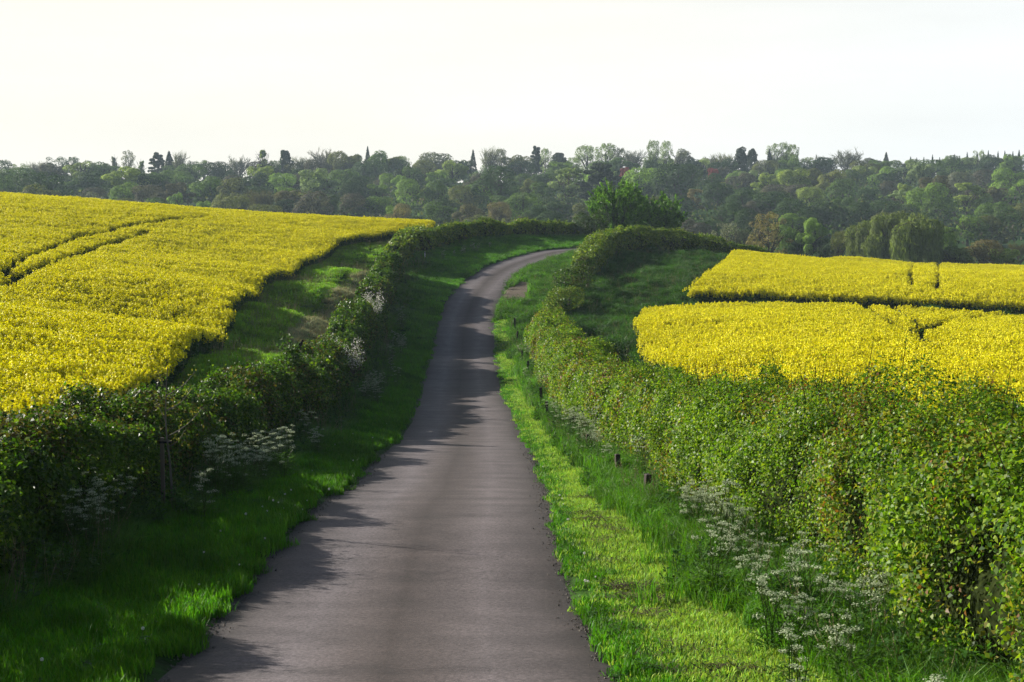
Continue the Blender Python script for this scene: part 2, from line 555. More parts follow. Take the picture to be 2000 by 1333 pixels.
def in_poly(xy, poly):
    x, y = xy[:, 0], xy[:, 1]; r = np.zeros(len(xy), bool); n = len(poly)
    for i in range(n):
        x1, y1 = poly[i]; x2, y2 = poly[(i + 1) % n]
        if y1 == y2: continue
        c = ((y1 > y) != (y2 > y)) & (x < (x2 - x1) * (y - y1) / (y2 - y1) + x1)
        r ^= c
    return r


ROADC = ROAD[::4]
RUTS = [np.array(r, float) for r in ([(-11.6, 46), (-12.8, 60), (-14.0, 78), (-14.6, 96), (-14.3, 112), (-13.0, 130), (-11, 143)],
                                     [(-10.2, 46), (-11.2, 60), (-12.2, 78), (-12.9, 96), (-12.7, 112), (-11.9, 128)])]
GATE = np.array([P(x, y, d)[:2] for x, y, d in ((985, 572, 116), (1015, 552, 122), (1038, 556, 121), (1036, 578, 115), (1030, 596, 110), (985, 598, 110))])


def H(xy, micro=True):
    xy = np.asarray(xy, float).reshape(-1, 2)
    z = H0(xy)
    near = (xy[:, 1] < 215) & (xy[:, 1] > -30) & (np.abs(xy[:, 0]) < 75)
    if near.any():
        q = xy[near]
        d, s, _ = sdist(q, ROADC)
        k = np.clip((d - 1.95) / 0.35, 0, 1); k = k * k * (3 - 2 * k)
        zz = z[near] - 0.09 * (1 - k) + 0.05 * k
        if micro:
            q3 = np.c_[q * 0.55, np.zeros(len(q))]
            amp = np.clip((d - 2.2) / 2.0, 0, 1)
            zz += (fbm(q3, 3, 3) - 0.5) * 0.30 * amp
            for r in RUTS:
                rd = sdist(q, r)[0]
                zz -= 0.16 * np.exp(-(rd / 0.3) ** 2)
                zz += 0.07 * np.exp(-((rd - 0.6) / 0.3) ** 2)
        z[near] = zz
    return z


def hit(px, py, h=0.0, dmin=9.0, dmax=320.0):
    """first point of the terrain (raised by h) seen along a pixel's line of sight"""
    x, y, z = ray(px, py)
    d = np.arange(dmin, dmax, 0.2)
    q = np.c_[x / y * d, d]
    zz = ZC + z / y * d
    g = H(q, False) + h
    k = np.argmax(zz <= g)
    if not (zz <= g).any(): k = len(d) - 1
    return np.array([q[k, 0], q[k, 1], g[k] - h])


def axis(parts):
    out = []
    for a, b, st in parts:
        out.append(np.linspace(a, b, max(2, int(round((b - a) / st))), endpoint=False))
    return np.append(np.concatenate(out), parts[-1][1])


xs = axis([(-520, -140, 24), (-140, -50, 6), (-50, -20, 1.6), (-20, 20, 0.33), (20, 40, 1.2), (40, 140, 5), (140, 520, 24)])
ys = axis([(-30, 6, 3), (6, 60, 0.4), (60, 180, 0.75), (180, 240, 2.5), (240, 420, 8), (420, 1000, 16)])
GX, GY = np.meshgrid(xs, ys)
gxy = np.c_[GX.ravel(), GY.ravel()]
gz = H(gxy)
nx, ny = len(xs), len(ys)
me = bpy.data.meshes.new('ground')
idx = np.arange(nx * ny).reshape(ny, nx)
fq = np.stack([idx[:-1, :-1], idx[:-1, 1:], idx[1:, 1:], idx[1:, :-1]], -1).reshape(-1, 4)
me.vertices.add(nx * ny); me.loops.add(len(fq) * 4); me.polygons.add(len(fq))
me.vertices.foreach_set('co', np.c_[gxy, gz].astype(np.float32).ravel())
me.loops.foreach_set('vertex_index', fq.astype(np.int32).ravel())
me.polygons.foreach_set('loop_start', np.arange(0, len(fq) * 4, 4, dtype=np.int32))
me.polygons.foreach_set('use_smooth', np.ones(len(fq), bool))
POLY_L = [(-11.0, 12), (-11.5, 32), (-11.2, 42), (-13.8, 66), (-16.6, 92), (-16.7, 108), (-16, 128), (-14, 140), (-8.6, 151), (-9, 160), (-30, 172), (-75, 185), (-105, 150), (-70, 90), (-40, 40), (-24, 12)]
POLY_R1 = [(14, 14), (11.5, 24), (9, 36), (7.6, 48), (6.7, 60), (6.9, 72), (7.7, 86), (9.2, 97.5), (30, 98), (85, 99), (85, 60), (45, 14)]
POLY_R2 = [(13.2, 105), (16.6, 118), (21, 138), (25.5, 159), (28, 164), (46, 184), (70, 198), (120, 215), (120, 103), (70, 103), (36, 103)]
_pl = smooth_poly(np.array(POLY_L[:9], float), 1.5)
POLY_L = [tuple(v) for v in _pl] + POLY_L[9:]
soil = np.zeros(nx * ny, np.float32)
soil[in_poly(gxy, GATE)] = 1.0
for pl in (POLY_L, POLY_R1, POLY_R2):
    soil[in_poly(gxy, pl)] = 0.6
a = me.attributes.new('soil', 'FLOAT', 'POINT'); a.data.foreach_set('value', soil)
me.materials.append(M_GROUND)
me.update(calc_edges=True); me.validate()
g = obj('ground', me); tag(g, 'rolling green farmland rising to the wooded hill behind', 'ground', kind='structure')

# ------------------------------------------------------------------ road
tan = unit(np.gradient(ROAD, axis=0)); nor = np.c_[tan[:, 1], -tan[:, 0]]
arc = np.r_[0, np.cumsum(np.linalg.norm(np.diff(ROAD, axis=0), axis=1))]
us = np.array([-1, -.93, -.8, -.6, -.4, -.2, 0, .2, .4, .6, .8, .93, 1])
V = []; LN = []
for j, u in enumerate(us):
    wl_ = 2.2 + (fbm(np.c_[arc * 0.8, np.full(len(arc), 3.0 if u < 0 else 9.0), np.zeros(len(arc))], 4, 11) - .5) * (0.38 if abs(u) > .9 else 0.1)
    q = ROAD + nor * (u * wl_)[:, None]
    zc = H0(ROAD)
    camber = 0.035 * (1 - u * u) - (0.02 if abs(u) == 1 else 0)
    zz = 0.5 * H0(q) + 0.5 * zc + 0.02 + camber
    V.append(np.c_[q, zz]); LN.append(np.c_[np.full(len(arc), u), arc, np.zeros(len(arc))])
V = np.stack(V, 1); LN = np.stack(LN, 1)
nr, nu = V.shape[:2]
idx = np.arange(nr * nu).reshape(nr, nu)
fq = np.stack([idx[:-1, :-1], idx[:-1, 1:], idx[1:, 1:], idx[1:, :-1]], -1).reshape(-1, 4)
me = bpy.data.meshes.new('road')
me.vertices.add(nr * nu); me.loops.add(len(fq) * 4); me.polygons.add(len(fq))
me.vertices.foreach_set('co', V.astype(np.float32).ravel())
me.loops.foreach_set('vertex_index', fq.astype(np.int32).ravel())
me.polygons.foreach_set('loop_start', np.arange(0, len(fq) * 4, 4, dtype=np.int32))
me.polygons.foreach_set('use_smooth', np.ones(len(fq), bool))
a = me.attributes.new('lane', 'FLOAT_VECTOR', 'POINT'); a.data.foreach_set('vector', LN.astype(np.float32).ravel())
me.materials.append(M_ROAD); me.update(calc_edges=True)
r = obj('road', me); tag(r, 'narrow worn grey asphalt lane curving right over the rise', 'road', kind='structure')


# ------------------------------------------------------------------ scatter of uncountable plants
def scatter(name, pts, rot, scl, pick, protos, label, cat):
    me = bpy.data.meshes.new(name)
    n = len(pts)
    me.vertices.add(n); me.vertices.foreach_set('co', np.asarray(pts, np.float32).ravel())
    a = me.attributes.new('rot', 'FLOAT_VECTOR', 'POINT'); a.data.foreach_set('vector', np.asarray(rot, np.float32).ravel())
    a = me.attributes.new('scl', 'FLOAT_VECTOR', 'POINT'); a.data.foreach_set('vector', np.asarray(scl, np.float32).ravel())
    a = me.attributes.new('pick', 'INT', 'POINT'); a.data.foreach_set('value', np.asarray(pick, np.int32))
    o = obj(name, me)
    ng = bpy.data.node_groups.new(name, 'GeometryNodeTree')
    ng.interface.new_socket('Geometry', in_out='INPUT', socket_type='NodeSocketGeometry')
    ng.interface.new_socket('Geometry', in_out='OUTPUT', socket_type='NodeSocketGeometry')
    gi, go = ng.nodes.new('NodeGroupInput'), ng.nodes.new('NodeGroupOutput')
    ip = ng.nodes.new('GeometryNodeInstanceOnPoints')
    jn = ng.nodes.new('GeometryNodeJoinGeometry')
    for p in protos:
        oi = ng.nodes.new('GeometryNodeObjectInfo')
        oi.inputs['Object'].default_value = p
        oi.inputs['As Instance'].default_value = True
        ng.links.new(oi.outputs['Geometry'], jn.inputs[0])

    def attr(nm, dt):
        t = ng.nodes.new('GeometryNodeInputNamedAttribute'); t.data_type = dt; t.inputs['Name'].default_value = nm
        return t.outputs['Attribute']
    ng.links.new(gi.outputs[0], ip.inputs['Points'])
    ng.links.new(jn.outputs[0], ip.inputs['Instance'])
    ip.inputs['Pick Instance'].default_value = True
    ng.links.new(attr('pick', 'INT'), ip.inputs['Instance Index'])
    er = ng.nodes.new('FunctionNodeEulerToRotation')
    ng.links.new(attr('rot', 'FLOAT_VECTOR'), er.inputs[0])
    ng.links.new(er.outputs[0], ip.inputs['Rotation'])
    ng.links.new(attr('scl', 'FLOAT_VECTOR'), ip.inputs['Scale'])
    ng.links.new(ip.outputs[0], go.inputs[0])
    md = o.modifiers.new('plants', 'NODES'); md.node_group = ng
    tag(o, label, cat, kind='stuff')
    return o


def proto(name, me):                       # source plant of a scatter, not linked into the scene itself
    return bpy.data.objects.new(name, me)


def blades(rng, n, rad, h, w, col, lean=0.35, droop=0.25, var=0.35):
    q = QB()
    th = rng.uniform(0, 2 * math.pi, n); r = rad * np.sqrt(rng.uniform(0, 1, n))
    b = np.c_[r * np.cos(th), r * np.sin(th), np.full(n, -0.02)]
    hh = h * rng.uniform(0.55, 1.15, n)
    a2 = rng.uniform(0, 2 * math.pi, n); ln = lean * rng.uniform(0.1, 1, n) * hh
    d = np.c_[np.cos(a2), np.sin(a2), np.zeros(n)]
    mid = b + d * (ln * 0.4)[:, None] + np.c_[np.zeros(n), np.zeros(n), hh * 0.6]
    tip = b + d * (ln * (1 + droop))[:, None] + np.c_[np.zeros(n), np.zeros(n), hh * (1 - droop * 0.4)]
    a3 = rng.uniform(0, math.pi, n)
    s = np.c_[np.cos(a3), np.sin(a3), np.zeros(n)] * (w * rng.uniform(.7, 1.3, n))[:, None] * .5
    c = np.asarray(col) * (1 + var * rng.uniform(-1, 1, n))[:, None]
    c[:, 0] *= rng.uniform(.75, 1.35, n)
    q.add(np.stack([b - s, b + s, mid + s * .8, mid - s * .8], 1), c)
    q.add(np.stack([mid - s * .8, mid + s * .8, tip + s * .12, tip - s * .12], 1), c)
    return q


def grass_protos(name, mat, k, **kw):
    return [proto(name, blades(np.random.default_rng(100 + i), mat and kw['n'], kw['rad'], kw['h'], kw['w'], kw['col'], kw.get('lean', .35), kw.get('droop', .25)).mesh(name, mat)) for i in range(k)]


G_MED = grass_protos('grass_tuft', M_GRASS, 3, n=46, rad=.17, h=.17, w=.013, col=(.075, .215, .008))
G_MARG_LIT = grass_protos('lit_margin_tuft', M_GRASS, 3, n=46, rad=.17, h=.17, w=.013, col=(.175, .330, .016))  # verge tufts brightened, sunlight on the margin put into the colour
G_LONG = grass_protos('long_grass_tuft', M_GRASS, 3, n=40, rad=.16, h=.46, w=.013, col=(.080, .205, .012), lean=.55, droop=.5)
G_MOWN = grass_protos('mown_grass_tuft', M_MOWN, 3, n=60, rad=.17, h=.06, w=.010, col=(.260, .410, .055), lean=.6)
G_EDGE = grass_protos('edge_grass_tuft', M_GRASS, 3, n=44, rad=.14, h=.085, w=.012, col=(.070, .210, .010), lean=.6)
G_SHADED = grass_protos('shaded_rough_tuft', M_GRASS, 3, n=44, rad=.16, h=.46, w=.014, col=(.036, .105, .010), lean=.6, droop=.5)  # long grass darkened, the paddock's shade put into the colour
G_DEAD = grass_protos('dead_grass_tuft', M_DEAD, 3, n=44, rad=.18, h=.20, w=.013, col=(.330, .350, .170), lean=.9, droop=.5)

# hedge centre lines (x, y, height, width)
HL1 = np.array([(-8.3, 6, 1.6, 3.0), (-7.9, 14, 1.5, 3.0), (-7.6, 20, 1.42, 2.9), (-7.2, 26, 1.5, 2.6), (-7.6, 36, 1.55, 2.3), (-7.75, 46, 1.55, 2.3), (-8.0, 56, 1.65, 2.2), (-8.3, 66, 1.8, 2.0),
                (-8.9, 80, 2.0, 1.9), (-9.4, 92, 1.95, 1.9), (-9.9, 108, 1.9, 1.9), (-10.3, 124, 1.9, 2.1)])
HL2 = np.array([(-10.3, 126, 1.8, 2.2), (-9.4, 139, 1.8, 2.5), (-6.9, 150, 1.6, 2.6), (-3.3, 158, 1.7, 2.6), (0.6, 164.5, 1.7, 2.4), (4.5, 170, 1.8, 2.3), (7.6, 174, 1.7, 2.3)])
HR1 = np.array([(6.1, 6, 2.5, 3.6), (5.75, 12, 2.5, 3.5), (5.3, 18, 2.38, 3.4), (4.7, 25, 2.25, 3.1), (4.3, 32, 2.25, 2.9), (3.95, 40, 2.25, 2.8), (3.4, 50, 2.35, 2.7), (2.9, 62, 2.3, 2.6),
                (2.5, 75, 2.3, 2.5), (2.4, 88, 2.2, 2.4), (2.8, 98, 1.9, 2.2)])
HR2 = np.array([(5.9, 121, 1.7, 1.8), (6.8, 129, 2.1, 2.3), (7.9, 138, 2.3, 2.5), (9.4, 146, 2.4, 2.6), (13, 153, 2.7, 2.8), (19, 158, 2.8, 2.8), (25, 160.5, 2.2, 2.6), (29.5, 161.5, 1.7, 2.2)])
DEADP = [(-9.6, 64), (-11.0, 66), (-11.9, 78), (-12.5, 92), (-12.5, 106), (-11.6, 118), (-11.0, 112), (-10.6, 92), (-10.0, 78)]

# candidate points
N = 620000
Y = 8 + (200 - 8) * RNG.uniform(0, 1, N) ** 1.35
X = RNG.uniform(-1, 1, N) * (0.40 * Y + 7)
q = np.c_[X, Y]
dens_ratio = np.clip((30.0 / np.maximum(Y, 12)) ** 0.9, 0.16, 1.6)
dR, sR, aR = sdist(q, ROADC)
off = dR * sR
dL1 = sdist(q, HL1[:, :2]); dL2 = sdist(q, HL2[:, :2]); dRr = sdist(q, HR1[:, :2]); dR2 = sdist(q, HR2[:, :2])
rape = in_poly(q, POLY_L) | in_poly(q, POLY_R1) | in_poly(q, POLY_R2)
gate = in_poly(q, GATE)
edge_n = 2.20 + (fbm(np.c_[aR * 1.1, sR * 5, np.zeros(N)], 4, 21) - .5) * .70
ok = (dR > edge_n) & ~rape & ~gate
lhs = np.minimum(dL1[0], dL2[0]); lside = np.where(dL1[0] < dL2[0], dL1[1], dL2[1])
rhs = np.minimum(dRr[0], dR2[0]); rside = np.where(dRr[0] < dR2[0], dRr[1], dR2[1])
ok &= (lhs > 0.45) & (rhs > 0.45)
area_w = 0.40 * Y + 7
# turn the uneven candidate density into the density wanted at each distance
cand = (N / (2 * area_w * (200 - 8))) / (1.35 * np.maximum((Y - 8) / 192, 1e-3) ** (0.35 / 1.35))
ok &= RNG.uniform(0, 1, N) < np.minimum(1, 42 * dens_ratio / np.maximum(cand, 1e-3))
left_verge = ok & (off < 0) & (lside > 0)
margin = ok & (lside < 0) & (off < 0)
right_verge = ok & (off > 0) & (rside < 0) & (Y < 165)
meadow = ok & (off > 0) & ~right_verge
dead = in_poly(q, DEADP)
clump = fbm(np.c_[q * 0.8, np.zeros(N)], 3, 31)
gate_n = fbm(np.c_[q * 0.5, np.zeros(N)], 2, 41)


def place(name, mask, protos, label, cat, sc, sz=None, tilt=0.12):
    p = q[mask]; n = len(p)
    if n == 0: return
    z = H(p)
    rot = np.c_[RNG.normal(0, tilt, n), RNG.normal(0, tilt, n), RNG.uniform(0, 6.28, n)]
    s = sc[mask] * RNG.uniform(.75, 1.25, n)
    far = np.clip(1 + (p[:, 1] - 25) / 60, 1, 2.0)
    szz = s * (sz[mask] if sz is not None else 1)
    scatter(name, np.c_[p, z], rot, np.c_[s * far, s * far, szz * np.sqrt(far)], RNG.integers(0, len(protos), n), protos, label, cat)
    print(name, n)


one = np.ones(N)
fz = RNG.normal(0, .20, N)
mown = right_verge & (off + fz > 2.46 + (clump - .5) * .35) & (off + fz < 3.35 + (gate_n - .5) * .9 + np.clip((26 - Y) / 14, 0, 1) * .9) & (Y < 104)
redge = right_verge & ~mown & (off <= 2.9) & (Y < 104)
rlong = right_verge & ~mown & ~redge
llong = left_verge & (lhs < 1.7 + clump * 1.0)
lmed = left_verge & ~llong
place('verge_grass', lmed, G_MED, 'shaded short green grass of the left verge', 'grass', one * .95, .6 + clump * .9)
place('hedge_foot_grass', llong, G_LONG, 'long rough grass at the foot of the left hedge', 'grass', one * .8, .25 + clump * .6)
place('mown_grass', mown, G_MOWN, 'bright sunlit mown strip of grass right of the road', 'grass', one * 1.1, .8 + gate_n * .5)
place('verge_grass', redge, G_EDGE, 'tufted green grass along the right edge of the road', 'grass', one * 1.0, .6 + clump)
place('hedge_foot_grass', rlong, G_LONG, 'long lush grass between the mown strip and the right hedge', 'grass', one * .85, .5 + clump)
place('dead_grass', margin & dead, G_DEAD, 'pale dry dead grass strip behind the left hedge', 'grass', one * 1.0, .7 + clump * .6)
place('margin_grass', margin & ~dead, G_MARG_LIT, 'green field margin grass between rape and left hedge', 'grass', one * 1.1, .45 + clump * .7)
place('meadow_grass', meadow, G_SHADED, 'rough grass, coloured as if shaded, of the paddock behind the right hedge', 'grass', one * 1.0, .15 + np.clip((clump - .35) * 3.2, 0, 1.6))


def weed_mesh(seed):
    rng = np.random.default_rng(seed); b = QB()
    for k in range(4):
        s = np.array([rng.normal(0, .08), rng.normal(0, .08), -.02]); e = s + np.array([rng.normal(0, .08), rng.normal(0, .08), rng.uniform(.25, .6)])
        b.add(ribbon(s[None], e[None], .01), (.05, .08, .02))
        m = 13; t = rng.uniform(.1, 1, m)[:, None]; a = rng.uniform(0, 6.28, m)
        d = np.c_[np.cos(a), np.sin(a), rng.uniform(-.2, .5, m)]
        b.add(leaves(s + (e - s) * t + d * .05, unit(np.c_[-np.cos(a) * .4, -np.sin(a) * .4, np.ones(m)] + rng.normal(0, .25, (m, 3))), rng.uniform(.07, .15, m) * (1.15 - .5 * t[:, 0]), .55, .1, rng=rng, tdir=d),
              np.array([.04, .105, .016]) * rng.uniform(.6, 1.5, (m, 1)))
    return b.mesh('weed', M_HEDGE)


def stalk_mesh(seed):
    rng = np.random.default_rng(seed); b = QB()
    for k in range(6):
        s = np.array([rng.normal(0, .1), rng.normal(0, .1), -.02]); e = s + np.array([rng.normal(0, .12), rng.normal(0, .12), rng.uniform(.45, .8)])
        b.add(ribbon(s[None], e[None], .007), np.array([.24, .22, .11]) * rng.uniform(.6, 1.2))
        m = 9; t = rng.uniform(.8, 1.03, m)[:, None]
        b.add(leaves(s + (e - s) * t, unit(rng.normal(size=(m, 3))), .035, .35, rng=rng, tdir=np.tile(e - s, (m, 1)) + rng.normal(0, .15, (m, 3))), np.array([.27, .24, .13]) * rng.uniform(.6, 1.2, (m, 1)))
    return b.mesh('seed_stalk', M_DEAD)


WEED = [proto('weed', weed_mesh(40 + i)) for i in range(3)]
STALK = [proto('seed_stalk', stalk_mesh(50 + i)) for i in range(3)]
thin = RNG.uniform(0, 1, N)
wn_ = fbm(np.c_[q * .45, np.ones(N) * 5], 3, 91)
place('hedge_foot_weeds', llong & (wn_ > .46) & (thin < .10), WEED, 'dark broad-leaved weeds and nettles along the left hedge foot', 'weeds', one * .9)
place('hedge_foot_weeds', rlong & (wn_ > .44) & (thin < .16), WEED, 'fresh broad-leaved weeds between the posts and the right hedge', 'weeds', one * .9)
place('verge_weeds', (lmed | redge) & (wn_ > .52) & (thin < .035), WEED, 'low dock leaves dotted through the short verge grass', 'weeds', one * .5, one * .55)
place('seed_stalks', (rlong | llong) & (thin > .965), STALK, 'dry straw-coloured seed stalks in the long verge grass', 'dry stalks', one * .8)
place('seed_stalks', (meadow | margin) & (thin > .955), STALK, 'dry straw-coloured seed stalks in the rough margins behind the hedges', 'dry stalks', one * .7)

# ------------------------------------------------------------------ oilseed rape
def rape_clump(seed):
    rng = np.random.default_rng(seed)
    b = QB(); ns = 11
    for k in range(ns):
        th = rng.uniform(0, 6.28); r = .30 * math.sqrt(rng.uniform())
        base = np.array([r * math.cos(th), r * math.sin(th), 0])
        h = rng.uniform(.95, 1.3)
        top = base + np.array([rng.normal(0, .07), rng.normal(0, .07), h])
        b.add(ribbon(base[None], top[None], .014), (.05, .12, .02), 0)
        m = 7
        t = rng.uniform(.1, .8, m)[:, None]
        p = base + (top - base) * t + rng.normal(0, .06, (m, 3))
        b.add(leaves(p, unit(rng.normal(size=(m, 3)) + [0, 0, .6]), rng.uniform(.10, .20, m), .55, rng=rng),
              np.array([.035, .085, .018]) * rng.uniform(.6, 1.3, (m, 1)), 0)
        # raceme with side heads
        for sidek in range(3):
            o = np.array([0, 0, 0.]) if sidek == 0 else np.array([rng.normal(0, .08), rng.normal(0, .08), -rng.uniform(.06, .2)])
            m = 9 if sidek == 0 else 6
            zz = rng.uniform(-.15, .03, m)
            a = rng.uniform(0, 6.28, m); rr = .045 * rng.uniform(.3, 1, m)
            p = top + o + np.c_[rr * np.cos(a), rr * np.sin(a), zz]
            nn = unit(np.c_[np.cos(a), np.sin(a), rng.uniform(-.1, 1.1, m)])
            cc = np.array([.76, .72, .006]) * rng.uniform(.75, 1.12, (m, 1))
            cc[:, 1] *= rng.uniform(.9, 1.06, m)
            b.add(leaves(p, nn, rng.uniform(.055, .095, m), .9, .1, rng=rng), cc, 1)
    return b.mesh('rape_plant', [M_STEM, M_RAPE])


RAPE = [proto('rape_plant', rape_clump(200 + i)) for i in range(4)]


def px_line(pts, h):
    return np.array([hit(x, y, h)[:2] for x, y in pts])


TR_L = [px_line([(0, 528), (70, 490), (150, 460), (250, 437), (330, 426), (400, 420)], 1.1),
        px_line([(0, 556), (100, 508), (200, 474), (290, 448)], 1.1)]
TR_R1 = [px_line([(1690, 601), (1725, 618), (1760, 640), (1800, 658), (1830, 678)], 1.1), px_line([(1745, 602), (1775, 618), (1800, 634), (1812, 650)], 1.1),
         px_line([(1812, 645), (1850, 628), (1920, 618), (2010, 612)], 1.1)]
TR_R2 = [px_line([(1779, 561), (1780, 540), (1782, 517)], 1.1), px_line([(1831, 566), (1832, 542), (1833, 516)], 1.1)]


def rape_field(name, poly, tracks, label, dens, wid=.34):
    poly = np.array(poly, float)
    lo, hi = poly.min(0), poly.max(0)
    n = int((hi - lo).prod() * dens)
    p = RNG.uniform(0, 1, (n, 2)) * (hi - lo) + lo
    jit = (np.c_[fbm(np.c_[p * .7, np.zeros(n)], 3, 51), fbm(np.c_[p * .7, np.ones(n) * 7], 3, 52)] - .5) * .45
    m = in_poly(p + jit, poly)
    m &= (np.abs(p[:, 0]) < 0.43 * p[:, 1] + 10)
    p = p[m]
    keep = np.ones(len(p), bool); low = np.zeros(len(p))
    for t in tracks:
        d = sdist(p, t)[0]
        keep &= d > wid * (0.75 + .5 * vnoise(np.c_[p * 1.5, np.zeros(len(p))], 5))
    # thin, lodged patches
    nz = fbm(np.c_[p[:, 0] * .35, p[:, 1] * .16, np.zeros(len(p))], 3, 61)
    keep &= ~((nz < 0.24) & (RNG.uniform(0, 1, len(p)) < .5))
    p = p[keep]; n = len(p)
    z = H(p)
    hs = (0.80 if poly[0][0] < 0 else 0.93) + .10 * fbm(np.c_[p * .3, np.zeros(n)], 2, 71) + RNG.normal(0, .035, n)
    rot = np.c_[RNG.normal(0, .06, n), RNG.normal(0, .06, n), RNG.uniform(0, 6.28, n)]
    s = RNG.uniform(.85, 1.2, n)
    scatter(name, np.c_[p, z], rot, np.c_[s, s, hs], RNG.integers(0, 4, n), RAPE, label, 'rapeseed crop')
    print(name, n)


rape_field('rapeseed_crop', POLY_L, TR_L, 'yellow flowering rapeseed rising over the hill on the left, with curved tramlines', 12, .52)
rape_field('rapeseed_crop', POLY_R1, TR_R1, 'nearer yellow rapeseed block directly behind the right hedge', 12, .62)
rape_field('rapeseed_crop', POLY_R2, TR_R2, 'farther yellow rapeseed block with two short dark gaps, right', 12, .42)


# ------------------------------------------------------------------ hedges
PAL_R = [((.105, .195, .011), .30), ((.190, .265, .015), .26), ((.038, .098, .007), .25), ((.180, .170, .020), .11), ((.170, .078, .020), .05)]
PAL_L = [((.048, .105, .008), .40), ((.105, .165, .012), .20), ((.024, .062, .006), .26), ((.085, .072, .020), .14)]  # leaf colours darkened to carry the shade on the left hedge's face
PAL_F = [((.110, .170, .018), .42), ((.165, .200, .026), .28), ((.055, .110, .014), .30)]


def pick_col(p, pal, rng, seed, scale=0.7, mixing=0.62):
    nz = fbm(np.c_[p * scale], 3, seed)
    nz = (np.argsort(np.argsort(nz)) + .5) / len(nz)             # even ranks -> species patches of the wanted shares
    r = np.clip(nz * (1 - mixing) + rng.uniform(0, 1, len(p)) * mixing, 0, .9999)
    r = (np.argsort(np.argsort(r)) + .5) / len(r)
    edges = np.cumsum([w for _, w in pal]); edges = edges / edges[-1]
    # order the palette so that neighbours in rank look different in patches
    k = np.searchsorted(edges, r)
    c = np.array([c for c, _ in pal])[np.minimum(k, len(pal) - 1)]
    return c * rng.uniform(.65, 1.35, (len(p), 1))


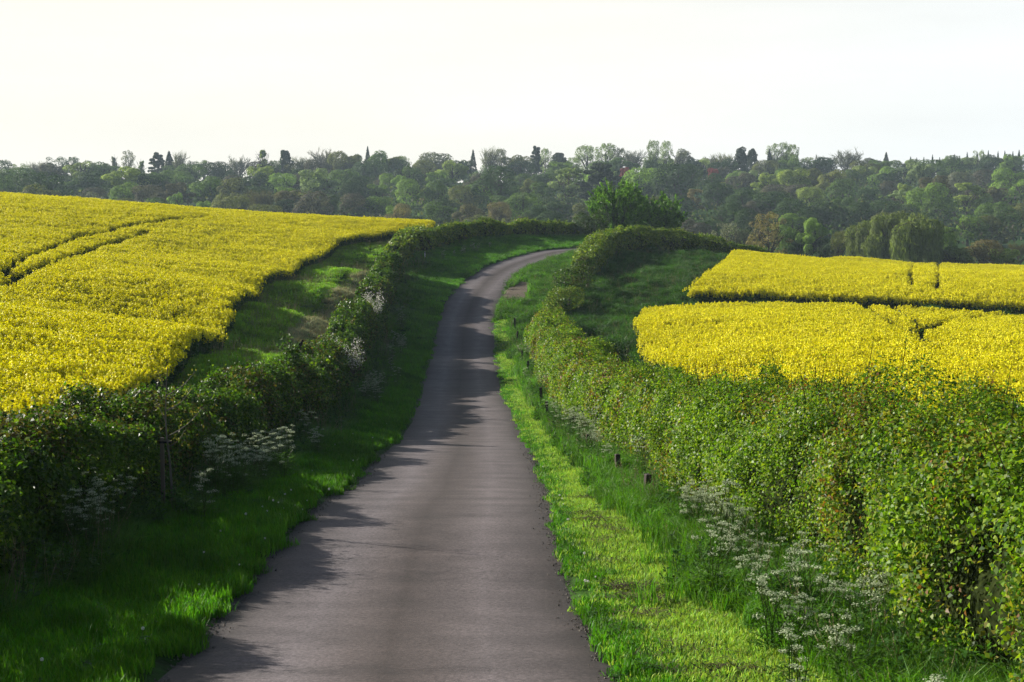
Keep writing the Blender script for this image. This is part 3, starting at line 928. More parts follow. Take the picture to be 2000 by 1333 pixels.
def hedge(name, path, dens, leaf, pal, label, seed, lump=.28, lump_scale=.9, shoots=2.0, group=None, squar=.55, hvar=0.0, core=.74, gap=.44):
    rng = np.random.default_rng(seed)
    path = np.asarray(path, float)
    sm = smooth_poly(path, 0.5)
    seg = np.r_[0, np.cumsum(np.linalg.norm(np.diff(sm[:, :2], axis=0), axis=1))]
    L = seg[-1]
    root = obj(name, None, loc=(sm[len(sm) // 2, 0], sm[len(sm) // 2, 1], H0(sm[len(sm) // 2, :2])[0]))
    O = np.array(root.location)
    tan = unit(np.gradient(sm[:, :2], axis=0))

    def at(t):
        x = np.interp(t, seg, sm[:, 0]); y = np.interp(t, seg, sm[:, 1]); h = np.interp(t, seg, sm[:, 2]); w = np.interp(t, seg, sm[:, 3])
        tx = np.interp(t, seg, tan[:, 0]); ty = np.interp(t, seg, tan[:, 1])
        return x, y, h, w, tx, ty
    cs, cz = seg, H0(sm[:, :2])

    def surf(t, a, k):
        """point of the hedge surface: t along, a angle 0..pi (0 = right foot), k radial factor"""
        x, y, h, w, tx, ty = at(t)
        nx_, ny_ = ty, -tx
        ca, sa = np.cos(a), np.sin(a)
        u = np.sign(ca) * np.abs(ca) ** squar * w / 2; v = np.abs(sa) ** squar * h
        un, vn = ca / (w / 2), sa / h
        ln = np.hypot(un, vn); un, vn = un / ln, vn / ln
        base = np.interp(t, cs, cz)
        v = v * (1 + hvar * 2 * (fbm(np.c_[t * .8, t * 0, t * 0], 3, seed + 21) - .5))
        endk = np.clip(np.minimum(t, L - t) / 1.0, 0.0, 1) ** .5
        key = np.c_[x + nx_ * u, y + ny_ * u, v] * lump_scale
        big = (fbm(key, 3, seed) - .5) * 2 * lump + (vnoise(key * .35, seed + 9) - .5) * lump * 1.2 + (fbm(np.c_[x + nx_ * u, y + ny_ * u, v] * 3.2, 2, seed + 3) - .5) * .34
        u2 = (u * k + un * big) * endk; v2 = (v * k + vn * big) * (0.35 + .65 * endk)
        p = np.c_[x + nx_ * u2, y + ny_ * u2, base + np.maximum(v2, .0)]
        nn = np.c_[nx_ * un, ny_ * un, vn]
        return p, nn
    # closed dark core, the shade between the leaves is in its colour
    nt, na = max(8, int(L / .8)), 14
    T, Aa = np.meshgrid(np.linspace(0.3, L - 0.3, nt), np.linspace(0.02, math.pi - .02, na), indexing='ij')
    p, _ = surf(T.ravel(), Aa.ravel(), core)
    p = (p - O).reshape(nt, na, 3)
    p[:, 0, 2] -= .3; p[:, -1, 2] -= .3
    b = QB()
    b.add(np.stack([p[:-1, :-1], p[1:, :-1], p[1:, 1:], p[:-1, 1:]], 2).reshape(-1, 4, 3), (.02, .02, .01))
    obj('shade_core', b.mesh('shade_core', M_INNER), root)
    # leaves: more and smaller where near the camera
    n = int(dens * L * 5.0)
    t = rng.uniform(0, L, n)
    _, yy, hh, ww, _, _ = at(t)
    lf = leaf * np.clip(.78 + yy / 70, 1, 2.6)
    x_, y_, _, _, _, _ = at(t)
    lf = lf * (.72 + .8 * fbm(np.c_[x_ * .9, y_ * .9, hh], 2, seed + 31))
    keep = rng.uniform(0, 1, n) < (leaf / lf) ** 1.55 * 1.0
    t, lf = t[keep], lf[keep]; n = len(t)
    a = rng.uniform(0, math.pi, n)
    dep = 1 - np.abs(rng.normal(0, .09, n)) + (rng.uniform(0, 1, n) < .06) * rng.uniform(0, .12, n)
    p, nn = surf(t, a, dep)
    # gaps: leave thin places so the dark inside shows
    gp = fbm(p * 1.7, 2, seed + 77)
    gp = .6 * gp + .4 * fbm(p * .8, 2, seed + 78)
    kp = (gp > gap) | (rng.uniform(0, 1, n) < .13)
    p, nn, lf = p[kp], nn[kp], lf[kp]; n = len(p)
    p += rng.normal(0, .04, (n, 3))
    nv = unit(nn * .7 + rng.normal(0, .62, (n, 3)) + np.array([0, 0, .25]))
    col = pick_col(p, pal, rng, seed + 5)
    b = QB()
    b.add(leaves(p - O, nv, lf * rng.uniform(.6, 1.35, n), .68, rng=rng), col)
    obj('foliage', b.mesh('foliage', M_HEDGE), root)
    # young shoots sticking out of the top and the sides
    m = int(shoots * L)
    if m:
        t = rng.uniform(0.3, L - .3, m); a = np.where(rng.uniform(0, 1, m) < .7, rng.uniform(.9, 2.25, m), rng.uniform(.2, 2.9, m))
        p0, nn = surf(t, a, .96)
        d = unit(nn * .55 + np.array([0, 0, .9]) + rng.normal(0, .28, (m, 3)))
        ln = rng.uniform(.18, .62, m)
        p1 = p0 + d * ln[:, None]
        b = QB()
        b.add(ribbon(p0 - O, p1 - O, np.full(m, .012)), (.07, .05, .025), 0)
        kk = 9
        f = rng.uniform(.1, 1.05, (m, kk))
        pl = (p0[:, None] + (p1 - p0)[:, None] * f[..., None]).reshape(-1, 3) + rng.normal(0, .025, (m * kk, 3))
        _, yy, _, _, _, _ = at(np.repeat(t, kk))
        col = np.repeat(pick_col(p0, pal, rng, seed + 6), kk, 0) * rng.uniform(.8, 1.3, (m * kk, 1))
        b.add(leaves(pl - O, unit(rng.normal(size=(m * kk, 3)) + [0, 0, .5]), leaf * np.clip(.78 + yy / 80, 1, 2.2) * rng.uniform(.6, 1.1, m * kk), .6, rng=rng), col, 1)
        obj('young_shoot', b.mesh('young_shoot', [M_BARK, M_HEDGE]), root)['kind'] = 'stuff'
    tag(root, label, 'hedge', group)
    print(name, len(p))
    return surf


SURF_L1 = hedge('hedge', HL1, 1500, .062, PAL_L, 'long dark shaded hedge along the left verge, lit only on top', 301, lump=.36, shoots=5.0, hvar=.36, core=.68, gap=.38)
SURF_L2 = hedge('hedge', HL2, 900, .075, PAL_F, 'lumpy green hedge following the outside of the road bend', 302, lump=.62, lump_scale=.62, shoots=2.2)
SURF_R1 = hedge('hedge', HR1, 3700, .045, PAL_R, 'big sunlit leafy hedge with reddish new growth along the right verge', 303, lump=.50, lump_scale=.8, shoots=7.0, hvar=.12)
SURF_R2 = hedge('hedge', HR2, 1100, .072, PAL_F, 'trimmed hedge curling right around the inside of the bend', 304, lump=.34, shoots=2.5)


# ------------------------------------------------------------------ bushes
def bush(name, x, y, w, h, pal, label, seed, dens=700, leaf=.13, cat='bush', group=None, trunk_h=0.0, lean=(0, 0), col_k=1.0):
    rng = np.random.default_rng(seed)
    z0 = H0([[x, y]])[0]
    root = obj(name, None, loc=(x, y, z0))
    nl = 9
    lc = np.c_[rng.normal(0, .22, nl) * w, rng.normal(0, .22, nl) * w, trunk_h + (h - trunk_h) * rng.uniform(.28, .72, nl)]
    lr = np.c_[w * rng.uniform(.26, .38, nl), w * rng.uniform(.26, .38, nl), (h - trunk_h) * rng.uniform(.24, .34, nl)]
    P_, N_ = [], []
    for i in range(nl):
        m = int(dens * w * h / nl * 1.7)
        d = unit(rng.normal(size=(m, 3)))
        p = lc[i] + d * lr[i] * (1 - np.abs(rng.normal(0, .1, (m, 1)))) * (1 + (fbm(d * 3 + i * 7, 2, seed) - .5)[:, None] * .5)
        ins = np.zeros(m, bool)
        for j in range(nl):
            if j != i: ins |= (((p - lc[j]) / lr[j]) ** 2).sum(1) < .55
        k = ~ins & (p[:, 2] > .02)
        P_.append(p[k]); N_.append(d[k])
    p = np.concatenate(P_); nn = np.concatenate(N_); n = len(p)
    b = QB()
    b.add(leaves(p, unit(nn * .7 + rng.normal(0, .55, (n, 3)) + [0, 0, .25]), leaf * rng.uniform(.6, 1.3, n), .65, rng=rng), pick_col(p, pal, rng, seed, .8) * col_k)
    obj('foliage', b.mesh('foliage', M_HEDGE), root)
    b = QB()
    for i in range(nl):
        s = np.array([rng.normal(0, .06), rng.normal(0, .06), -.1])
        b.add(tube([s, s * .5 + lc[i] * [.4, .4, .55], lc[i] + [0, 0, lr[i][2] * .4]], [.05, .035, .015], 5), (.07, .055, .04))
    obj('branch', b.mesh('branch', M_BARK), root)
    tag(root, label, cat, group)
    return root


bush('bush', 3.9, 104.5, 2.6, 2.3, PAL_F, 'leafy green bush at the near side of the muddy gateway', 401)
bush('bush', 5.1, 110.5, 2.3, 2.6, PAL_L, 'dark upright bush with shaded right side by the gateway', 402, col_k=.8)
bush('bush', 5.9, 118.0, 2.0, 2.5, PAL_L, 'dark bush beside the pale post at the paddock corner', 403, col_k=.7)
bush('bush', 9.7, 172.5, 3.9, 3.5, [((.03, .055, .012), 1)], 'round very dark bush at the end of the bend hedge', 404, dens=420, leaf=.17)

# ------------------------------------------------------------------ trees of the wood and the valley
def lobes_cloud(rng, lc, lr, n_per, cull=.6, zmin=.02):
    P_, N_ = [], []
    for i in range(len(lc)):
        d = unit(rng.normal(size=(n_per, 3)))
        p = lc[i] + d * lr[i] * (1 - np.abs(rng.normal(0, .10, (n_per, 1)))) * (1 + (fbm(d * 2.5 + i * 5.1, 3, i) - .5)[:, None] * .45)
        ins = np.zeros(n_per, bool)
        for j in range(len(lc)):
            if j != i: ins |= (((p - lc[j]) / lr[j]) ** 2).sum(1) < cull
        k = ~ins & (p[:, 2] > zmin)
        P_.append(p[k]); N_.append(d[k])
    return np.concatenate(P_), np.concatenate(N_)


def limbs(rng, n, z0, z1, spread, r0=.03, sub=3, up=.5):
    """branch skeleton in unit crown space -> list of (polyline, r0, r1)"""
    out = []
    for i in range(n):
        a = i * 2.4 + rng.uniform(-.4, .4); zs = rng.uniform(z0, z0 + (z1 - z0) * .45)
        r = spread * rng.uniform(.5, 1.0); ze = zs + (z1 - zs) * rng.uniform(.45, 1.0)
        s = np.array([0, 0, zs]); e = np.array([r * math.cos(a), r * math.sin(a), ze])
        m = (s + e) / 2 + np.array([rng.normal(0, .03), rng.normal(0, .03), (up - .5) * -.2 * r])
        out.append((np.array([s, m, e]), r0, r0 * .35))
        for k in range(sub):
            t = rng.uniform(.35, .9); b = s + (e - s) * t
            dd = np.array([rng.normal(0, .14), rng.normal(0, .14), rng.uniform(.02, .22)])
            out.append((np.array([b, b + dd * .5 + rng.normal(0, .01, 3), b + dd]), r0 * .5, r0 * .15))
    return out


TREE_PROTOS = {}


def crown_proto(kind, seed):
    """unit tree: crown x,y in -.5...5, z 0..1 -> (crown mesh, trunk mesh)"""
    rng = np.random.default_rng(seed)
    b = QB(); tb = QB()
    white = lambda n, v=.3: np.ones((n, 3)) * rng.uniform(1 - v, 1 + v, (n, 1))
    skel = []
    if kind in ('dome', 'broad', 'airy', 'willow', 'layer'):
        if kind == 'dome':
            k = 14; th = rng.uniform(0, 6.28, k); zz = rng.uniform(.22, .78, k)
            rr = .27 * np.sqrt(np.clip(1 - ((zz - .35) / .58) ** 2, 0, 1)) * rng.uniform(.55, 1.05, k)
            lc = np.c_[rr * np.cos(th), rr * np.sin(th), zz]; lr = np.c_[rng.uniform(.19, .27, k), rng.uniform(.19, .27, k), rng.uniform(.15, .22, k)]
            npl, sz, zmin = 620, .045, .05
        elif kind == 'broad':
            k = 15; th = rng.uniform(0, 6.28, k); zz = rng.uniform(.22, .86, k)
            rr = .38 * np.sqrt(np.clip(1 - ((zz - .45) / .55) ** 2, 0, 1)) * rng.uniform(.3, 1.05, k)
            lc = np.c_[rr * np.cos(th), rr * np.sin(th), zz]; lr = np.c_[rng.uniform(.11, .20, k), rng.uniform(.11, .20, k), rng.uniform(.08, .15, k)]
            npl, sz, zmin = 420, .048, .1
        elif kind == 'layer':
            k = 22; th = rng.uniform(0, 6.28, k); zz = .18 + .74 * rng.uniform(0, 1, k)
            rr = .40 * np.sqrt(np.clip(1.05 - ((zz - .4) / .6) ** 2, 0, 1)) * rng.uniform(.4, 1.05, k)
            lc = np.c_[rr * np.cos(th), rr * np.sin(th), zz]; lr = np.c_[rng.uniform(.09, .17, k), rng.uniform(.09, .17, k), rng.uniform(.035, .06, k)]
            npl, sz, zmin = 190, .05, .1
        elif kind == 'airy':
            k = 60; th = rng.uniform(0, 6.28, k); zz = rng.uniform(.30, .95, k)
            rr = .42 * np.sqrt(np.clip(1 - ((zz - .5) / .52) ** 2, 0, 1)) * rng.uniform(.3, 1.05, k)
            lc = np.c_[rr * np.cos(th), rr * np.sin(th), zz]; lr = np.c_[rng.uniform(.05, .11, k), rng.uniform(.05, .11, k), rng.uniform(.035, .07, k)]
            npl, sz, zmin = 60, .034, .1
        else:
            k = 15; th = rng.uniform(0, 6.28, k); zz = rng.uniform(.35, .82, k)
            rr = .40 * rng.uniform(.2, 1.0, k) * np.clip(1.25 - zz, 0, 1) ** .5
            lc = np.c_[rr * np.cos(th), rr * np.sin(th), zz]; lr = np.c_[rng.uniform(.12, .2, k), rng.uniform(.12, .2, k), rng.uniform(.12, .17, k)]
            npl, sz, zmin = 300, .05, .03
        p, nn = lobes_cloud(rng, lc, lr, npl, .6, zmin)
        n = len(p)
        lobe_t = 1 + .22 * (fbm(p * 4, 2, seed) - .5) * 2
        if kind == 'willow':
            m = n
            dr = rng.uniform(0, .28, m)
            p2 = p.copy(); p2[:, 2] = np.maximum(p[:, 2] - dr, .02)
            td = np.tile(np.array([0, 0, -1.0]), (m, 1)) + rng.normal(0, .12, (m, 3))
            b.add(leaves(p2, unit(nn * [1, 1, .2] + rng.normal(0, .3, (m, 3))), rng.uniform(.07, .14, m), .22, .03, rng=rng, tdir=td), white(m) * lobe_t[:, None])
            b.add(leaves(p, unit(nn + rng.normal(0, .6, (n, 3))), sz * rng.uniform(.5, 1, n), .6, rng=rng), white(n) * lobe_t[:, None])
        else:
            b.add(leaves(p, unit(nn + rng.normal(0, .24, (n, 3)) + [0, 0, .12]), sz * rng.uniform(.45, 1.2, n), .75, rng=rng), white(n) * lobe_t[:, None])
        skel = limbs(rng, 9 if kind != 'airy' else 14, .12, .82, .36, .016)
        tb.add(tube([(0, 0, -.03), (.01, 0, .2), (0, .01, .55), (.01, 0, .8)], [.034, .028, .016, .005], 6), (1, 1, 1))
    elif kind == 'spruce':
        n = 1900; z = rng.uniform(.03, 1, n) ** 1.25; lay = .75 + .25 * np.abs(np.sin(z * 30))
        r = .5 * (1 - z) ** .85 * lay * np.sqrt(rng.uniform(.25, 1, n)); a = rng.uniform(0, 6.28, n)
        r = r * (1 + .25 * (vnoise(np.c_[np.cos(a) * 2, np.sin(a) * 2, z * 6], seed) - .5) * 2)
        p = np.c_[r * np.cos(a), r * np.sin(a), z - r * .12]
        td = np.c_[np.cos(a), np.sin(a), np.full(n, -.35)]
        b.add(leaves(p, unit(np.c_[np.cos(a) * .4, np.sin(a) * .4, np.ones(n)] + rng.normal(0, .4, (n, 3))), rng.uniform(.05, .11, n), .45, rng=rng, tdir=td), white(n))
        tb.add(tube([(0, 0, -.03), (0, 0, .97)], [.03, .004], 6), (1, 1, 1))
    elif kind in ('cedar', 'pine'):
        k = 22 if kind == 'cedar' else 26
        zz = np.linspace(.32, .95, k); a = np.arange(k) * 2.3 + rng.uniform(-.3, .3, k)
        rad = .36 * np.clip(1.25 - zz, .12, 1) * rng.uniform(.6, 1.15, k)
        lc = np.c_[rad * np.cos(a), rad * np.sin(a), zz]
        if kind == 'cedar': lr = np.c_[rng.uniform(.13, .22, k), rng.uniform(.13, .22, k), rng.uniform(.03, .05, k)] * np.clip(1.3 - zz, .45, 1)[:, None] ** [[1, 1, .3]]
        else: lr = np.c_[rng.uniform(.10, .17, k), rng.uniform(.10, .17, k), rng.uniform(.045, .08, k)]
        p, nn = lobes_cloud(rng, lc, lr, 150, .4, .1)
        n = len(p)
        b.add(leaves(p, unit(nn + rng.normal(0, .5, (n, 3))), rng.uniform(.04, .08, n), .6, rng=rng), white(n))
        for i in range(k):
            skel.append((np.array([[0, 0, zz[i] - .08], [lc[i][0] * .5, lc[i][1] * .5, zz[i] - .04], lc[i]]), .016, .005))
        tb.add(tube([(0, 0, -.03), (.015, 0, .3), (0, .01, .7), (0, 0, .97)], [.032, .026, .016, .005], 6), (1, 1, 1))
    elif kind == 'poplar':
        k = 20; zz = rng.uniform(.12, .93, k); a = rng.uniform(0, 6.28, k)
        rad = .30 * np.sqrt(np.clip(1 - zz, 0, 1)) * rng.uniform(.1, 1, k)
        lc = np.c_[rad * np.cos(a), rad * np.sin(a), zz]
        lr = np.c_[rng.uniform(.12, .2, k), rng.uniform(.12, .2, k), rng.uniform(.07, .12, k)] * np.clip(1.25 - zz, .4, 1)[:, None]
        p, nn = lobes_cloud(rng, lc, lr, 150, .5, .04); n = len(p)
        b.add(leaves(p, unit(nn + rng.normal(0, .6, (n, 3))), rng.uniform(.03, .065, n), .6, rng=rng, tdir=np.tile([0, 0, 1.0], (n, 1)) + rng.normal(0, .6, (n, 3))), white(n))
        skel = limbs(rng, 10, .15, .9, .25, .014)
        tb.add(tube([(0, 0, -.03), (0, 0, .5), (0, 0, .97)], [.03, .02, .004], 6), (1, 1, 1))
    else:                                           # bare: leafless or just budding, fans of twigs
        sk = limbs(rng, 22, .14, .9, .42, .014, 5, up=.6)
        skel = sk
        A_, B_ = [], []
        for (pl, r0, r1) in sk:
            for _ in range(9):
                t = rng.uniform(.35, 1); s = pl[0] + (pl[-1] - pl[0]) * t
                d = unit(pl[-1] - pl[0] + rng.normal(0, .14, 3) + [0, 0, .12]) * rng.uniform(.05, .14)
                A_.append(s); B_.append(s + d)
        A_ = np.array(A_); B_ = np.array(B_)
        b.add(ribbon(A_, B_, .0065), white(len(A_) * 2))
        m = 900
        ii = rng.integers(0, len(A_), m); p = A_[ii] + (B_[ii] - A_[ii]) * rng.uniform(.3, 1.1, (m, 1)) + rng.normal(0, .012, (m, 3))
        b.add(leaves(p, unit(rng.normal(size=(m, 3))), rng.uniform(.010, .024, m), .6, rng=rng), white(m))
        tb.add(tube([(0, 0, -.03), (.01, 0, .2), (0, .01, .5), (.01, 0, .85)], [.034, .028, .018, .004], 6), (1, 1, 1))
    for (pl, r0, r1) in skel:
        tb.add(tube(pl, np.linspace(r0, r1, len(pl)), 4), (1, 1, 1))
    return b.mesh('crown', M_TREE), tb.mesh('trunk', M_TRUNK_OBJ)


M_TRUNK_OBJ = leaf_mat('wood_bark', 0.0, 0.9, 0.1, objcol=True)
for kd in ('dome', 'broad', 'airy', 'willow', 'layer', 'spruce', 'cedar', 'pine', 'poplar', 'bare'):
    TREE_PROTOS[kd] = [crown_proto(kd, 500 + 17 * i + len(kd) * 31) for i in range(3 if kd in ('dome', 'broad', 'airy', 'bare') else 2)]

CC = dict(dk=(.030, .052, .018), mid=(.064, .104, .026), brt=(.115, .180, .034), pale=(.130, .170, .075), olv=(.095, .105, .035), brn=(.075, .070, .038), mau=(.066, .062, .050),
          red=(.130, .026, .030), yg=(.150, .190, .045), gry=(.105, .112, .085), tan=(.120, .100, .048), con=(.032, .042, .030), wil=(.090, .115, .034))  # con is lightened, skyline haze put into the conifer colour
CNAME = dict(dk='dark green', mid='mid green', brt='bright green', pale='pale green', olv='olive', brn='brownish', mau='mauve-brown', red='coppery red', yg='yellow-green', gry='grey-green',
             tan='tan', con='blackish', wil='olive-brown')
KNAME = dict(dome='rounded tree', broad='spreading tree', airy='airy tree', willow='drooping willow', layer='layered tree', spruce='pointed spruce', cedar='flat-topped cedar',
             pine='ragged pine', poplar='upright tree', bare='bare-twigged tree')
ONAME = dict(dome='broadleaf_tree', broad='broadleaf_tree', airy='airy_tree', willow='willow_tree', layer='layered_tree', spruce='spruce_tree', cedar='cedar_tree', pine='pine_tree',
             poplar='upright_tree', bare='bare_tree')
RATIO = dict(dome=1.05, broad=1.1, airy=1.25, willow=.75, layer=1.1, spruce=2.3, cedar=1.3, pine=1.7, poplar=2.1, bare=1.15)

